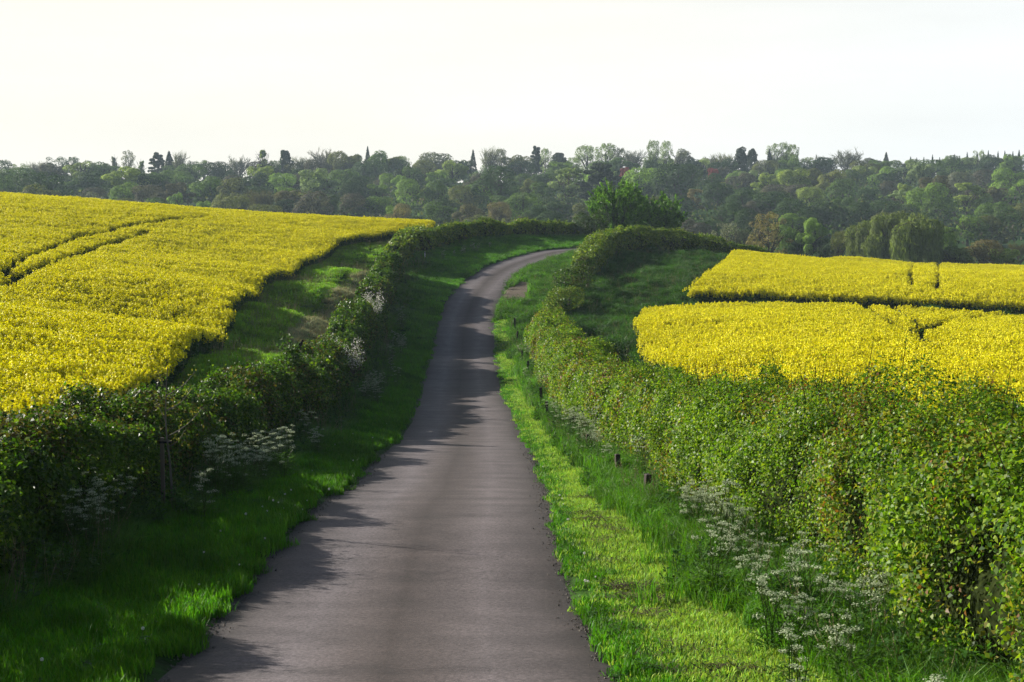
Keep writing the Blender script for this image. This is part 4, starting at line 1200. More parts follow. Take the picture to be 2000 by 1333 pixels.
# x centre, top y, width (pixels of the photograph), kind, colour, rank (s skyline, m slope, v valley with base y), own label
T = [
 (8, 311, 34, 'airy', 'dk', 's', 0), (6, 327, 62, 'dome', 'mid', 'm', 0), (40, 318, 42, 'airy', 'pale', 's', 0), (72, 314, 30, 'bare', 'gry', 's', 0), (89, 317, 38, 'dome', 'olv', 's', 0),
 (109, 305, 46, 'airy', 'dk', 's', 'dark gnarled airy tree high on the skyline at far left'), (141, 305, 28, 'airy', 'dk', 's', 0), (157, 309, 56, 'broad', 'yg', 'm', 'yellow-green spreading tree under the skyline at far left'),
 (76, 328, 84, 'dome', 'dk', 'm', 'wide dark green domed tree at far left of the wood'), (18, 346, 62, 'dome', 'mid', 'm', 0), (84, 357, 82, 'dome', 'olv', 'm', 0), (182, 331, 58, 'dome', 'dk', 'm', 0),
 (150, 346, 40, 'broad', 'mid', 'm', 0), (172, 372, 46, 'dome', 'gry', 'm', 0), (203, 322, 34, 'dome', 'olv', 'm', 0), (223, 299, 26, 'poplar', 'gry', 's', 0), (250, 291, 24, 'airy', 'gry', 's', 'thin pale tree with a forked crown above the left skyline'),
 (244, 322, 72, 'broad', 'yg', 'm', 0), (275, 308, 26, 'poplar', 'pale', 's', 0), (308, 297, 34, 'cedar', 'con', 's', 'flat-topped black cedar on the left skyline'),
 (330, 296, 30, 'spruce', 'con', 's', 'black pointed spruce just right of the left skyline cedar'), (350, 294, 26, 'bare', 'gry', 's', 0), (298, 334, 64, 'dome', 'dk', 'm', 0), (322, 330, 48, 'dome', 'mid', 'm', 0),
 (245, 353, 56, 'dome', 'brt', 'm', 'bright green rounded tree just above the left rape field'), (289, 355, 60, 'dome', 'mau', 'm', 0), (346, 354, 52, 'broad', 'brn', 'm', 'reddish-brown tree low in the wood above left rape field'),
 (343, 371, 30, 'broad', 'brt', 'm', 0), (376, 313, 28, 'airy', 'dk', 's', 0), (398, 311, 30, 'airy', 'mid', 's', 0), (424, 318, 30, 'airy', 'olv', 's', 0), (468, 304, 40, 'bare', 'gry', 's', 'leafless tree alone in the skyline dip on the left'),
 (445, 330, 40, 'dome', 'olv', 's', 0), (513, 291, 42, 'poplar', 'yg', 's', 'tall pale yellow-green pointed tree on the left skyline'), (513, 320, 54, 'broad', 'yg', 'm', 0), (537, 312, 28, 'airy', 'mid', 's', 0),
 (557, 293, 26, 'pine', 'con', 's', 'narrow black pine standing clear of the left skyline'), (593, 305, 44, 'bare', 'gry', 's', 0), (632, 289, 46, 'bare', 'mau', 's', 'wide leafless grey tree on the skyline left of centre'),
 (643, 301, 26, 'spruce', 'con', 's', 0), (664, 289, 44, 'dome', 'olv', 's', 0), (690, 297, 40, 'broad', 'olv', 's', 0), (412, 342, 62, 'dome', 'mid', 'm', 0), (462, 341, 62, 'broad', 'olv', 'm', 0),
 (395, 388, 30, 'broad', 'brt', 'm', 0), (551, 333, 50, 'dome', 'brt', 'm', 0), (582, 328, 46, 'dome', 'dk', 'm', 0), (618, 326, 66, 'broad', 'pale', 'm', 'pale green spreading tree on the slope left of centre'), (676, 325, 60, 'dome', 'mid', 'm', 0),
 (670, 313, 38, 'dome', 'brt', 'm', 0), (440, 381, 66, 'dome', 'olv', 'm', 0), (480, 373, 56, 'dome', 'olv', 'm', 0), (510, 369, 60, 'bare', 'brn', 'm', 0), (560, 366, 62, 'broad', 'brn', 'm', 0), (612, 370, 70, 'dome', 'mau', 'm', 0),
 (646, 376, 36, 'dome', 'dk', 'm', 0), (692, 375, 58, 'dome', 'mau', 'm', 0), (718, 287, 18, 'spruce', 'con', 's', 0), (736, 291, 50, 'dome', 'mid', 's', 0), (722, 308, 54, 'dome', 'dk', 'm', 0), (766, 302, 42, 'broad', 'olv', 's', 0),
 (786, 303, 28, 'airy', 'pale', 's', 0), (850, 292, 64, 'dome', 'gry', 's', 'wide grey-green dome tree on the centre skyline'), (834, 306, 46, 'broad', 'pale', 'm', 0), (884, 311, 52, 'broad', 'yg', 'm', 0),
 (924, 293, 18, 'spruce', 'con', 's', 'slim black spruce on the skyline left of the road bend'), (906, 309, 34, 'broad', 'dk', 's', 0), (958, 286, 36, 'bare', 'gry', 's', 0), (977, 289, 26, 'airy', 'gry', 's', 0), (1006, 300, 52, 'broad', 'olv', 's', 0),
 (966, 321, 90, 'dome', 'dk', 'm', 'great dark domed tree with a bright left rim, above the bend'), (704, 341, 54, 'dome', 'dk', 'm', 0), (760, 336, 34, 'dome', 'brt', 'm', 0), (780, 340, 30, 'broad', 'brt', 'm', 0), (800, 321, 54, 'broad', 'mid', 'm', 0),
 (806, 347, 58, 'dome', 'brt', 'm', 0), (855, 352, 54, 'dome', 'mid', 'm', 0), (907, 360, 56, 'dome', 'olv', 'm', 0), (778, 395, 46, 'dome', 'tan', 'm', 'low tan domed tree behind the crest of the left field'), (740, 378, 54, 'dome', 'mid', 'm', 0),
 (924, 392, 64, 'broad', 'brn', 'm', 0), (975, 388, 46, 'dome', 'tan', 'm', 0), (978, 356, 24, 'spruce', 'con', 'm', 0), (1022, 370, 62, 'dome', 'mid', 'm', 0), (858, 391, 64, 'dome', 'mid', 'm', 0),
 (1047, 284, 24, 'cedar', 'con', 's', 'tiered dark cedar on the skyline above the road end'), (1048, 302, 36, 'spruce', 'con', 's', 0), (1066, 288, 22, 'airy', 'pale', 's', 0), (1092, 298, 34, 'pine', 'con', 's', 0), (1120, 306, 30, 'airy', 'pale', 's', 0),
 (1146, 282, 46, 'airy', 'pale', 's', 0), (1184, 278, 42, 'airy', 'pale', 's', 'tall pale airy tree in the skyline clump above the green tree'), (1212, 287, 32, 'airy', 'gry', 's', 0), (1237, 292, 42, 'bare', 'gry', 's', 0),
 (1277, 272, 28, 'airy', 'pale', 's', 'tall pale lollipop tree, left of the two on the skyline'), (1301, 273, 24, 'airy', 'pale', 's', 'tall pale lollipop tree, right of the two on the skyline'), (1288, 303, 60, 'broad', 'pale', 's', 0),
 (1330, 286, 42, 'broad', 'gry', 's', 0), (1172, 316, 76, 'cedar', 'con', 'm', 'wide low black cedar under the pale skyline clump'), (1110, 322, 84, 'layer', 'pale', 'm', 'big pale silvery spreading tree just left of the near green tree'),
 (1162, 328, 54, 'broad', 'brt', 'm', 0), (1202, 327, 34, 'poplar', 'pale', 'm', 0), (1223, 325, 22, 'broad', 'red', 'm', 0), (1262, 320, 74, 'dome', 'brt', 'm', 0), (1326, 311, 86, 'dome', 'dk', 'm', 'great dark domed tree behind the right side of the near tree'),
 (1368, 305, 42, 'broad', 'yg', 's', 0), (1356, 365, 38, 'layer', 'tan', 'm', 'tan autumn-coloured tree right of the near green tree'), (1060, 335, 50, 'broad', 'dk', 'm', 0), (1036, 347, 34, 'broad', 'olv', 'm', 0), (1052, 398, 88, 'dome', 'dk', 'm', 0),
 (1350, 424, 60, 'dome', 'mau', 'm', 'low mauve-brown thicket tree above the bend hedge'), (1390, 305, 34, 'bare', 'gry', 's', 0), (1414, 298, 44, 'bare', 'olv', 's', 0), (1447, 289, 26, 'pine', 'con', 's', 'black ragged pine on the right skyline, left of a pair'),
 (1469, 290, 22, 'pine', 'con', 's', 'black ragged pine on the right skyline, right of a pair'), (1394, 325, 20, 'broad', 'red', 'm', 'coppery red tree below the right skyline'), (1414, 322, 36, 'broad', 'mau', 'm', 0),
 (1512, 277, 28, 'airy', 'pale', 's', 0), (1531, 276, 22, 'airy', 'pale', 's', 0), (1548, 280, 28, 'airy', 'pale', 's', 0), (1530, 297, 66, 'broad', 'pale', 's', 'massive pale green tree standing tallest on the right skyline'), (1503, 292, 20, 'spruce', 'con', 's', 0),
 (1577, 305, 30, 'airy', 'pale', 's', 0), (1606, 303, 62, 'bare', 'gry', 's', 0), (1655, 293, 52, 'bare', 'gry', 's', 'wide leafless oak on the right skyline'), (1435, 331, 40, 'dome', 'brt', 'm', 0), (1466, 331, 44, 'broad', 'pale', 'm', 0),
 (1502, 335, 52, 'broad', 'yg', 'm', 0), (1545, 325, 64, 'broad', 'yg', 'm', 0), (1585, 326, 54, 'broad', 'olv', 'm', 0), (1626, 326, 60, 'broad', 'olv', 'm', 0), (1647, 346, 54, 'dome', 'mid', 'm', 'domed tree with a lit yellow rim in the right wood'),
 (1582, 360, 46, 'dome', 'yg', 'm', 0), (1402, 350, 62, 'dome', 'dk', 'm', 0), (1455, 365, 60, 'dome', 'dk', 'm', 0), (1510, 367, 70, 'dome', 'dk', 'm', 0), (1545, 385, 70, 'dome', 'dk', 'm', 0), (1615, 388, 66, 'dome', 'dk', 'm', 0),
 (1690, 392, 66, 'dome', 'dk', 'm', 0), (1420, 395, 66, 'dome', 'dk', 'm', 0), (1470, 405, 66, 'dome', 'dk', 'm', 0),
 (1705, 304, 42, 'broad', 'gry', 's', 0), (1731, 298, 20, 'spruce', 'con', 's', 'black spruce on the skyline at far right'), (1768, 309, 56, 'broad', 'pale', 's', 0), (1690, 320, 44, 'broad', 'yg', 'm', 0), (1727, 323, 46, 'dome', 'brt', 'm', 'fresh bright green tall dome tree in the right wood'),
 (1803, 313, 54, 'broad', 'pale', 'm', 0), (1877, 330, 54, 'dome', 'gry', 'm', 0), (1832, 340, 66, 'broad', 'brn', 'm', 'wide bare brown tree on the slope at far right'), (1912, 292, 26, 'airy', 'pale', 's', 'pale round-headed tree above the far right skyline'),
 (1906, 304, 62, 'broad', 'pale', 's', 0), (1868, 305, 44, 'broad', 'pale', 's', 0), (1962, 304, 54, 'broad', 'yg', 's', 0), (1975, 325, 72, 'dome', 'brt', 'm', 0), (1996, 345, 56, 'broad', 'brt', 'm', 0),
 (1822, 354, 76, 'dome', 'brt', 'm', 'large green dome tree towering behind the willow'), (1890, 352, 68, 'layer', 'yg', 'm', 'tall layered yellow-green tree right of the willow'), (1940, 362, 44, 'broad', 'brn', 'm', 0), (1766, 353, 30, 'broad', 'yg', 'm', 0),
 (1757, 369, 48, 'layer', 'pale', 'm', 0), (1950, 388, 70, 'dome', 'mid', 'm', 0), (1730, 385, 60, 'dome', 'dk', 'm', 0), (1990, 395, 60, 'dome', 'olv', 'm', 0),
 # valley floor in front of the wood
 (1420, 431, 62, 'airy', 'gry', 495, 'grey-green airy tree right behind the end of the bend hedge'), (1453, 443, 60, 'bare', 'gry', 496, 'grey bare-twigged thicket tree beside the brown valley oak'),
 (1503, 411, 84, 'airy', 'tan', 494, 'brown budding oak with visible limbs in the valley'), (1552, 441, 60, 'willow', 'mid', 497, 'round green willow standing right of the brown valley oak'),
 (1589, 421, 48, 'broad', 'brt', 490, 'bright green leafy tree in the valley, right of the round willow'), (1612, 461, 62, 'dome', 'dk', 494, 'low dark green shrubby tree in the valley'),
 (1637, 449, 30, 'airy', 'olv', 493, 0), (1660, 446, 34, 'broad', 'olv', 492, 0), (1700, 425, 70, 'willow', 'wil', 512, 'left crown of the large olive-brown willow clump'), (1737, 408, 84, 'willow', 'wil', 514, 'tallest middle crown of the large olive-brown willow clump'),
 (1782, 409, 88, 'willow', 'wil', 516, 'right crown of the large olive-brown willow clump'), (1838, 435, 54, 'dome', 'mid', 517, 'round grey-green tree beside the right edge of the willow clump'), (1830, 472, 60, 'broad', 'olv', 518, 0),
 (1868, 474, 62, 'broad', 'wil', 520, 0), (1922, 460, 66, 'dome', 'tan', 520, 'olive-tan domed shrub tree low at far right above the rape'), (1962, 480, 50, 'broad', 'yg', 522, 0), (1990, 470, 56, 'bare', 'brn', 523, 'brown bare thicket tree at the right picture edge'),
]
for k in range(16):                                    # the row of tiny spruces on the far right skyline
    T.append((1780 + k * 14 + random.uniform(-4, 4), 309 - k * 1.05 + random.uniform(-4, 4), random.uniform(9, 13), 'spruce', 'con', 'z', 0))
SUBJECTS = []                                          # (x, y, short name) of trees with a label of their own
for t_ in T:
    if isinstance(t_[6], str): SUBJECTS.append((t_[0], t_[1], t_[6]))
LAND = [(308, 297, 'left skyline cedar'), (245, 353, 'bright round tree above left rape'), (513, 291, 'tall pointed yellow-green tree'), (557, 293, 'narrow black skyline pine'), (632, 289, 'wide leafless skyline tree'),
        (850, 292, 'wide grey-green skyline dome'), (924, 293, 'slim black skyline spruce'), (966, 321, 'great dark dome above the bend'), (1110, 322, 'big pale silvery tree'), (1047, 284, 'tiered skyline cedar'),
        (1277, 272, 'two skyline lollipop trees'), (1326, 311, 'great dark dome behind the near tree'), (1447, 289, 'pair of black skyline pines'), (1530, 290, 'massive pale skyline tree'), (1655, 293, 'wide leafless skyline oak'),
        (1731, 298, 'far right black spruce'), (1822, 354, 'large dome behind the willow'), (1394, 325, 'coppery red tree'), (76, 328, 'wide dark dome at far left'), (1737, 408, 'large willow clump'), (1503, 411, 'brown valley oak'),
        (109, 305, 'dark gnarled tree at far left'), (346, 354, 'reddish-brown low tree'), (778, 395, 'low tan dome'), (1727, 323, 'fresh bright dome'), (1922, 460, 'olive-tan shrub tree')]
USED = set()


def tree_label(x, y, kd, cc, rank):
    base = f"{CNAME[cc]} {KNAME[kd]}" + (' on the skyline' if rank == 's' else ' in the valley' if not isinstance(rank, str) else ' in the wood')
    for lx, ly, nm in sorted(LAND, key=lambda l: (l[0] - x) ** 2 + 2.5 * (l[1] - y) ** 2):
        dx, dy = x - lx, y - ly
        r = ('just ' if abs(dx) + abs(dy) < 45 else '') + ('left of' if dx < 0 else 'right of') if abs(dx) > abs(dy) * .8 else ('above' if dy < 0 else 'below')
        s = f"{base}, {r} the {nm}"
        if s not in USED and len(s.split()) <= 16:
            USED.add(s); return s
    return base + ' amid others'


def add_tree(name, kd, cc, x, y, z, w, h, label, group, rng, kshade=1.0, trunk_col=(.055, .045, .036)):
    cm, tm = TREE_PROTOS[kd][int(rng.integers(0, len(TREE_PROTOS[kd])))]
    root = obj(name, None, loc=(x, y, z), rot=(0, 0, rng.uniform(0, 6.28)), scale=(w, w, h))
    c = obj('crown', cm, root); t = obj('trunk', tm, root)
    v = rng.uniform(.85, 1.15) * kshade * 1.45
    c.color = (CC[cc][0] * v, CC[cc][1] * v, CC[cc][2] * v, 1)
    t.color = (*trunk_col, 1)
    if kd == 'bare': t.color = (.09, .08, .065, 1)
    tag(root, label, 'tree', group)
    return root


rng = np.random.default_rng(900)
DD = np.arange(338, 700, 4.0)
for (px, ty, wpx, kd, cc, rank, own) in T:
    rx, ry, rz = ray(px, ty)
    if rank == 's' or rank == 'z':
        d = 640 + rng.uniform(-15, 25) if rank == 's' else 690 + rng.uniform(-10, 10)
        x = rx / ry * d; gz_ = H0([[x, d]])[0]
        h = ZC + rz / ry * d - gz_
        w = wpx * d / F
        if h < 5: h = 5.0
    elif rank == 'm':
        xx = rx / ry * DD; gg = H0(np.c_[xx, DD]); w_ = wpx * DD / F
        h_ = np.maximum(w_ * RATIO[kd], 9.0)
        top = ZC + rz / ry * DD
        k = int(np.argmin(np.abs(gg + h_ - top)))
        d, x, gz_, w = DD[k], xx[k], gg[k], w_[k]
        h = max(top[k] - gz_, 6.0)
    else:
        d = 268 + rng.uniform(-12, 22) if px < 1680 else 245 + rng.uniform(-14, 14)
        x = rx / ry * d; gz_ = H0([[x, d]])[0]
        h = ZC + rz / ry * d - gz_; w = wpx * d / F
    w *= 1.55 if kd == 'willow' else 1.6 if kd in ('spruce', 'pine', 'cedar') else 1.35 if rank == 's' or kd in ('dome', 'broad') else 1.18
    lab = own if own else ('tiny black spruce in the row along the far right skyline' if rank == 'z' else tree_label(px, ty, kd, cc, rank))
    grp = 'tiny spruces along the far right skyline' if rank == 'z' else 'trees along the wooded skyline' if rank == 's' else 'trees on the wooded slope' if rank == 'm' else 'trees on the valley floor'
    add_tree(ONAME[kd], kd, cc, x, d, gz_ - .15, w, h, lab, grp, rng)

# trees that only fill the wood between the ones above
fill_cols = [('dome', 'dk'), ('dome', 'mid'), ('dome', 'olv'), ('dome', 'mid'), ('broad', 'brt'), ('dome', 'mau'), ('dome', 'dk'), ('broad', 'mid')]
FILL_L = dict(zip(range(8), ['dark green rounded tree half hidden among others on the wooded slope', 'mid green rounded tree half hidden among others on the wooded slope', 'olive rounded tree half hidden among others on the wooded slope',
              'mid green rounded tree half hidden among others on the wooded slope', 'bright green spreading tree half hidden among others on the wooded slope', 'mauve-brown rounded tree half hidden among others on the wooded slope',
              'dark green rounded tree half hidden among others on the wooded slope', 'mid green spreading tree half hidden among others on the wooded slope']))
for row, d0 in enumerate((362, 425, 490, 555, 620)):
    step = 14.5
    nx_ = int(d0 * .80 / step)
    for i in range(nx_):
        x = -d0 * .40 + (i + .5 + rng.uniform(-.35, .35)) * step; d = d0 + rng.uniform(-18, 18)
        k = int(rng.integers(0, 8)); kd, cc = fill_cols[k]
        gz_ = H0([[x, d]])[0]; hh = rng.uniform(7.0, 9.0) if row < 3 else rng.uniform(8.0, 10.5) if row == 3 else rng.uniform(9.5, 12.5)
        add_tree(ONAME[kd], kd, cc, x, d, gz_ - .15, hh * rng.uniform(1.25, 1.6), hh, FILL_L[k], FILL_L[k].split(' half')[0] + 's hidden among others', rng, .9)

# undergrowth that closes the wood below the crowns
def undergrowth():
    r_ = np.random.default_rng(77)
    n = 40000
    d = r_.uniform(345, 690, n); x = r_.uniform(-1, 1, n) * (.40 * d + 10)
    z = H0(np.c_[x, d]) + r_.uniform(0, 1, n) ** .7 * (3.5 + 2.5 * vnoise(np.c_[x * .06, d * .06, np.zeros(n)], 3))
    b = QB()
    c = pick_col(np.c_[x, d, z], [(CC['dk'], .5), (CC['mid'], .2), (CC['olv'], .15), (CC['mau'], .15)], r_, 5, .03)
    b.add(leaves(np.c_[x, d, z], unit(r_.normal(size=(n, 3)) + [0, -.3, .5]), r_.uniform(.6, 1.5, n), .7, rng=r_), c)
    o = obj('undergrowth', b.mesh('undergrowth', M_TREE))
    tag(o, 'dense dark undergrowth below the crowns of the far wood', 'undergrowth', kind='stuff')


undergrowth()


# ------------------------------------------------------------------ the leafy tree behind the bend (two plants grown together)
def upswept_tree(x, y, w, h, nb, label, seed, leaf=.30, per=150, spread=1.0):
    rng = np.random.default_rng(seed)
    z0 = H0([[x, y]])[0]
    root = obj('ash_tree', None, loc=(x, y, z0 - .1))
    tb, lb = QB(), QB()
    tb.add(tube([(0, 0, -.2), (.02, 0, .5), (0, .03, 1.1)], [.30, .25, .2], 7), (.06, .05, .04))
    for i in range(nb):
        a = i * 2.39996; el = math.acos(1 - .93 * (i + .5) / nb) if i else .05      # 0 = up
        ln = h * (1.0 - .20 * (el / 1.57)) * rng.uniform(.82, 1.02)
        hx = math.sin(el) ** .8 * w / 2 * rng.uniform(.82, 1.06); hz = h * 1.08 * (.26 + .70 * max(math.cos(el), 0) ** .6) * rng.uniform(.86, 1.0)
        s = np.array([0, 0, rng.uniform(.3, 1.2)])
        e = np.array([math.cos(a) * hx, math.sin(a) * hx, hz])
        m1 = s + (e - s) * .4 + np.array([math.cos(a), math.sin(a), -.2]) * hx * .14
        m2 = s + (e - s) * .75 + np.array([math.cos(a), math.sin(a), -.1]) * hx * .08
        pl = smooth_poly(np.array([s, m1, m2, e]), h * .09)
        tb.add(tube(pl, np.linspace(.085, .014, len(pl)), 4), (.06, .05, .04))
        # upright side sprays
        ns = 15
        for k in range(ns):
            t = rng.uniform(.22, 1.0); c = pl[int(t * (len(pl) - 1))]
            L = h * rng.uniform(.09, .20)
            d = unit(np.array([math.cos(a) * .45 + rng.normal(0, .42), math.sin(a) * .45 + rng.normal(0, .42), rng.uniform(.5, 1.1)]))
            m = per // ns
            f = rng.uniform(.05, 1, m)
            p = c + d * (L * f)[:, None] + rng.normal(0, .10, (m, 3)) * (1.1 - f * .6)[:, None]
            col = np.array([.085, .185, .015]) * rng.uniform(.6, 1.4, (m, 1)) * (1 + .25 * rng.normal())
            lb.add(leaves(p, unit(rng.normal(size=(m, 3)) + d * .3), leaf * rng.uniform(.6, 1.25, m), .45, rng=rng, tdir=d + rng.normal(0, .5, (m, 3))), col)
    obj('crown', lb.mesh('crown', M_HEDGE), root)
    obj('trunk', tb.mesh('trunk', M_BARK), root)
    tag(root, label, 'tree', 'leafy trees behind the road bend')


def at_px(px, base_d):
    rx, ry, _ = ray(px, 440)
    return rx / ry * base_d


zt = ZC + ray(1205, 348)[2] / ray(1205, 348)[1] * 187
xg = at_px(1207, 187); upswept_tree(xg, 187, 7.9, zt - H0([[xg, 187]])[0], 46, 'taller bright green tree with upswept leafy branches behind the bend', 601, per=560, leaf=.36)
zt = ZC + ray(1290, 376)[2] / ray(1290, 376)[1] * 190
xg = at_px(1288, 190); upswept_tree(xg, 190, 6.3, zt - H0([[xg, 190]])[0], 34, 'lower green tree touching the right side of the taller upswept tree', 602, per=520, leaf=.36)


# ------------------------------------------------------------------ saplings, posts and the bird
def twig_sprays(rng, tb, lb, trunk_top, n, ln, up, leaf, per, col, leafy=True, r=.012):
    for i in range(n):
        a = i * 2.4 + rng.uniform(-.4, .4)
        s = trunk_top[0] + (trunk_top[1] - trunk_top[0]) * (i + .5) / n
        L = ln * rng.uniform(.6, 1.1)
        e = s + np.array([math.cos(a) * L * (1 - up), math.sin(a) * L * (1 - up), L * up])
        m = (s + e) / 2 + np.array([math.cos(a), math.sin(a), -.4]) * L * .08
        pl = smooth_poly(np.array([s, m, e]), L * .2)
        tb.add(tube(pl, np.linspace(r, r * .35, len(pl)), 4), (.085, .075, .06))
        if leafy:
            t = rng.uniform(.2, 1.05, per)
            p = s + (e - s) * t[:, None] + rng.normal(0, L * .13, (per, 3))
            lb.add(leaves(p, unit(rng.normal(size=(per, 3)) + [0, 0, .3]), leaf * rng.uniform(.6, 1.2, per), .55, rng=rng), np.asarray(col) * rng.uniform(.6, 1.4, (per, 1)))


rng = np.random.default_rng(71)
# nearly leafless staked sapling by the left hedge
bp_ = hit(338, 1000); x0, y0 = bp_[0], bp_[1]; z0 = H([[x0, y0]])[0]
htop = ZC + ray(340, 716)[2] / ray(340, 716)[1] * y0 - z0
root = obj('sapling', None, loc=(x0, y0, z0)); tb, lb = QB(), QB()
tr = smooth_poly(np.array([(0, 0, -.05), (-.03, .0, htop * .3), (-.09, .01, htop * .6), (-.07, 0, htop * .85), (-.04, 0, htop)]), .1)
tb.add(tube(tr, np.linspace(.024, .006, len(tr)), 6), (.12, .11, .09))
for (t, dx, dz) in ((.52, .62, .50), (.62, -.22, .45), (.70, .42, .35), (.80, .50, .42), (.85, -.15, .3), (.45, .35, .32)):
    s = np.array([-.08, 0, htop * t]); e = s + np.array([dx, rng.normal(0, .1), dz])
    pl = smooth_poly(np.array([s, (s + e) / 2 + [0.02, 0, -.05], e]), .1)
    tb.add(tube(pl, np.linspace(.010, .003, len(pl)), 4), (.12, .11, .09))
    m = 12; p = s + (e - s) * rng.uniform(.3, 1, (m, 1)) + rng.normal(0, .04, (m, 3))
    lb.add(leaves(p, unit(rng.normal(size=(m, 3))), .05, .5, rng=rng), (.14, .14, .04))
obj('trunk', tb.mesh('trunk', M_BARK), root); obj('foliage', lb.mesh('foliage', M_HEDGE), root)
tag(root, 'thin nearly leafless sapling rising in front of the shaded left hedge', 'sapling')
sk = QB(); sk.add(box((-.0, 0, -.1), .06, .06, 1.35, .96), (.10, .085, .065))
o = obj('tree_stake', None, loc=(x0 - .17, y0 + .05, z0))
obj('post', sk.mesh('post', M_BARK), o)
sk = QB(); sk.add(box((.06, 0, 1.16), .20, .075, .035), (.012, .012, .012)); obj('tie', sk.mesh('tie', M_BARK), o)
tag(o, 'squared wooden stake with a black tie beside the leafless sapling', 'stake')

# leafy dark sapling in the left hedge, bird on its top twig
d = 47.0; rx, ry, rz = ray(567, 700); x1 = rx / ry * d
z1 = H([[x1, d]])[0]
top = ZC + ray(567, 672)[2] / ray(567, 672)[1] * d - z1
root = obj('sapling', None, loc=(x1, d, z1)); tb, lb = QB(), QB()
tb.add(tube([(0, 0, -.05), (.02, 0, top * .5), (0, 0, top)], [.04, .03, .01], 6), (.05, .04, .03))
twig_sprays(rng, tb, lb, (np.array([0, 0, top * .60]), np.array([0, 0, top * .95])), 15, .75, .42, .12, 46, (.045, .10, .014))
obj('trunk', tb.mesh('trunk', M_BARK), root); obj('crown', lb.mesh('crown', M_HEDGE), root)
tag(root, 'leafy dark green sapling growing up through the left hedge', 'sapling')
# a longer bare twig that carries the bird
ZB = ZC + ray(587, 679)[2] / ray(587, 679)[1] * d; XB = ray(587, 679)[0] / ray(587, 679)[1] * d
b = QB(); b.add(tube([(0.02, 0, top * .80), ((XB - x1) * .7, 0, (ZB - z1) * .93), (XB - x1, 0, ZB - z1)], [.012, .009, .005], 5), (.06, .05, .04))
obj('top_twig', b.mesh('top_twig', M_BARK), root)


def bird(x, y, z, label):
    bm_v = []
    root = obj('bird', None, loc=(x, y, z), rot=(0, 0, math.radians(20)))
    b = QB()
    def ell(c, r, tilt, n=10, m=7):
        th = np.linspace(0, 2 * math.pi, n + 1); ph = np.linspace(-math.pi / 2, math.pi / 2, m + 1)
        Tt, Pp = np.meshgrid(th, ph, indexing='ij')
        p = np.stack([r[0] * np.cos(Pp) * np.cos(Tt), r[1] * np.cos(Pp) * np.sin(Tt), r[2] * np.sin(Pp)], -1)
        ct, st = math.cos(tilt), math.sin(tilt)
        p = np.stack([p[..., 0] * ct - p[..., 2] * st, p[..., 1], p[..., 0] * st + p[..., 2] * ct], -1) + c
        return np.stack([p[:-1, :-1], p[1:, :-1], p[1:, 1:], p[:-1, 1:]], 2).reshape(-1, 4, 3)
    k = (.012, .012, .013)
    b.add(ell(np.array([0, 0, .11]), (.115, .06, .062), math.radians(48)), k)
    b.add(ell(np.array([.075, 0, .215]), (.045, .04, .042), 0), k)
    b.add(box((.12, 0, .210), .04, .012, .012), (.25, .16, .03))
    b.add(np.array([[[-.06, -.02, .06], [-.06, .02, .06], [-.16, .03, -.06], [-.16, -.03, -.06]]]), k)
    for s in (-1, 1):
        b.add(tube([(0, .02 * s, .06), (.01, .02 * s, .0)], [.006, .005], 4), (.05, .04, .02))
    obj('body', b.mesh('body', M_BARK), root)
    tag(root, label, 'bird')


bird(XB, d, ZB, 'small black bird perched on the top twig of the leafy sapling')

# weathered fence posts along the right verge
POSTS = [(1262, 986, 28, 20), (1208, 936, 26, 13), (1147, 888, 24, 9), (1120, 855, 16, 8), (1071, 824, 22, 8), (1058, 795, 22, 8), (1031, 737, 18, 8), (1021, 710, 12, 6), (1009, 673, 14, 6), (1006, 648, 15, 6)]
PL = ['nearest dark fence post in the right verge, half sunk in long grass', 'second dark fence post from the camera in the right verge', 'third dark fence post from the camera in the right verge', 'short dark post almost hidden by cow parsley in the right verge',
      'fifth dark fence post from the camera in the right verge', 'sixth dark fence post along the right verge, standing clear', 'seventh dark fence post from the camera, above a darker grass clump', 'stubby dark post third from the far end of the right verge row',
      'second farthest dark post of the row in the right verge', 'farthest dark fence post of the row in the right verge']
fp = None
for i, (px, py, hp, wp) in enumerate(POSTS):
    q_ = hit(px, py); dd = q_[1]
    zt = ZC + ray(px, py - hp - 4)[2] / ray(px, py - hp - 4)[1] * dd
    hh = max(zt - q_[2], .45) + (.12 if i < 3 else .28)
    if fp is None:
        b = QB(); b.add(box((0, 0, -.25), .11, .11, 1.22, .97), (.040, .032, .026)); b.add(box((0, 0, .97), .115, .115, .03, .6), (.06, .05, .042))
        fp = obj('fence_post', b.mesh('fence_post', M_BARK)); o = fp
    else:
        o = fp.copy(); COL.objects.link(o)
    o.location = (q_[0], dd, q_[2]); o.rotation_euler = (rng.normal(0, .04), rng.normal(0, .04), rng.uniform(-.3, .3)); o.scale = (1, 1, hh)
    tag(o, PL[i], 'fence post', 'dark posts along the right verge')

q_ = hit(1148, 576); b = QB(); b.add(tube([(0, 0, -.2), (.01, 0, .5), (0, 0, 1.25)], [.13, .12, .11], 8), (.20, .17, .13)); b.add(tube([(0, 0, 1.25), (0, 0, 1.28)], [.11, .04], 8), (.2, .18, .14))
o = obj('gate_post', b.mesh('gate_post', M_BARK), loc=q_); tag(o, 'pale round wooden post at the paddock corner under a dark bush', 'gate post')
q_ = hit(830, 506); b = QB(); b.add(box((0, 0, -.2), .09, .06, .85, .95), (.62, .62, .60)); b.add(box((0, 0, .52), .094, .064, .09), (.12, .12, .12))
o = obj('marker_post', b.mesh('marker_post', M_BARK), loc=q_); tag(o, 'small white marker post by the hedge outside the bend', 'marker post')


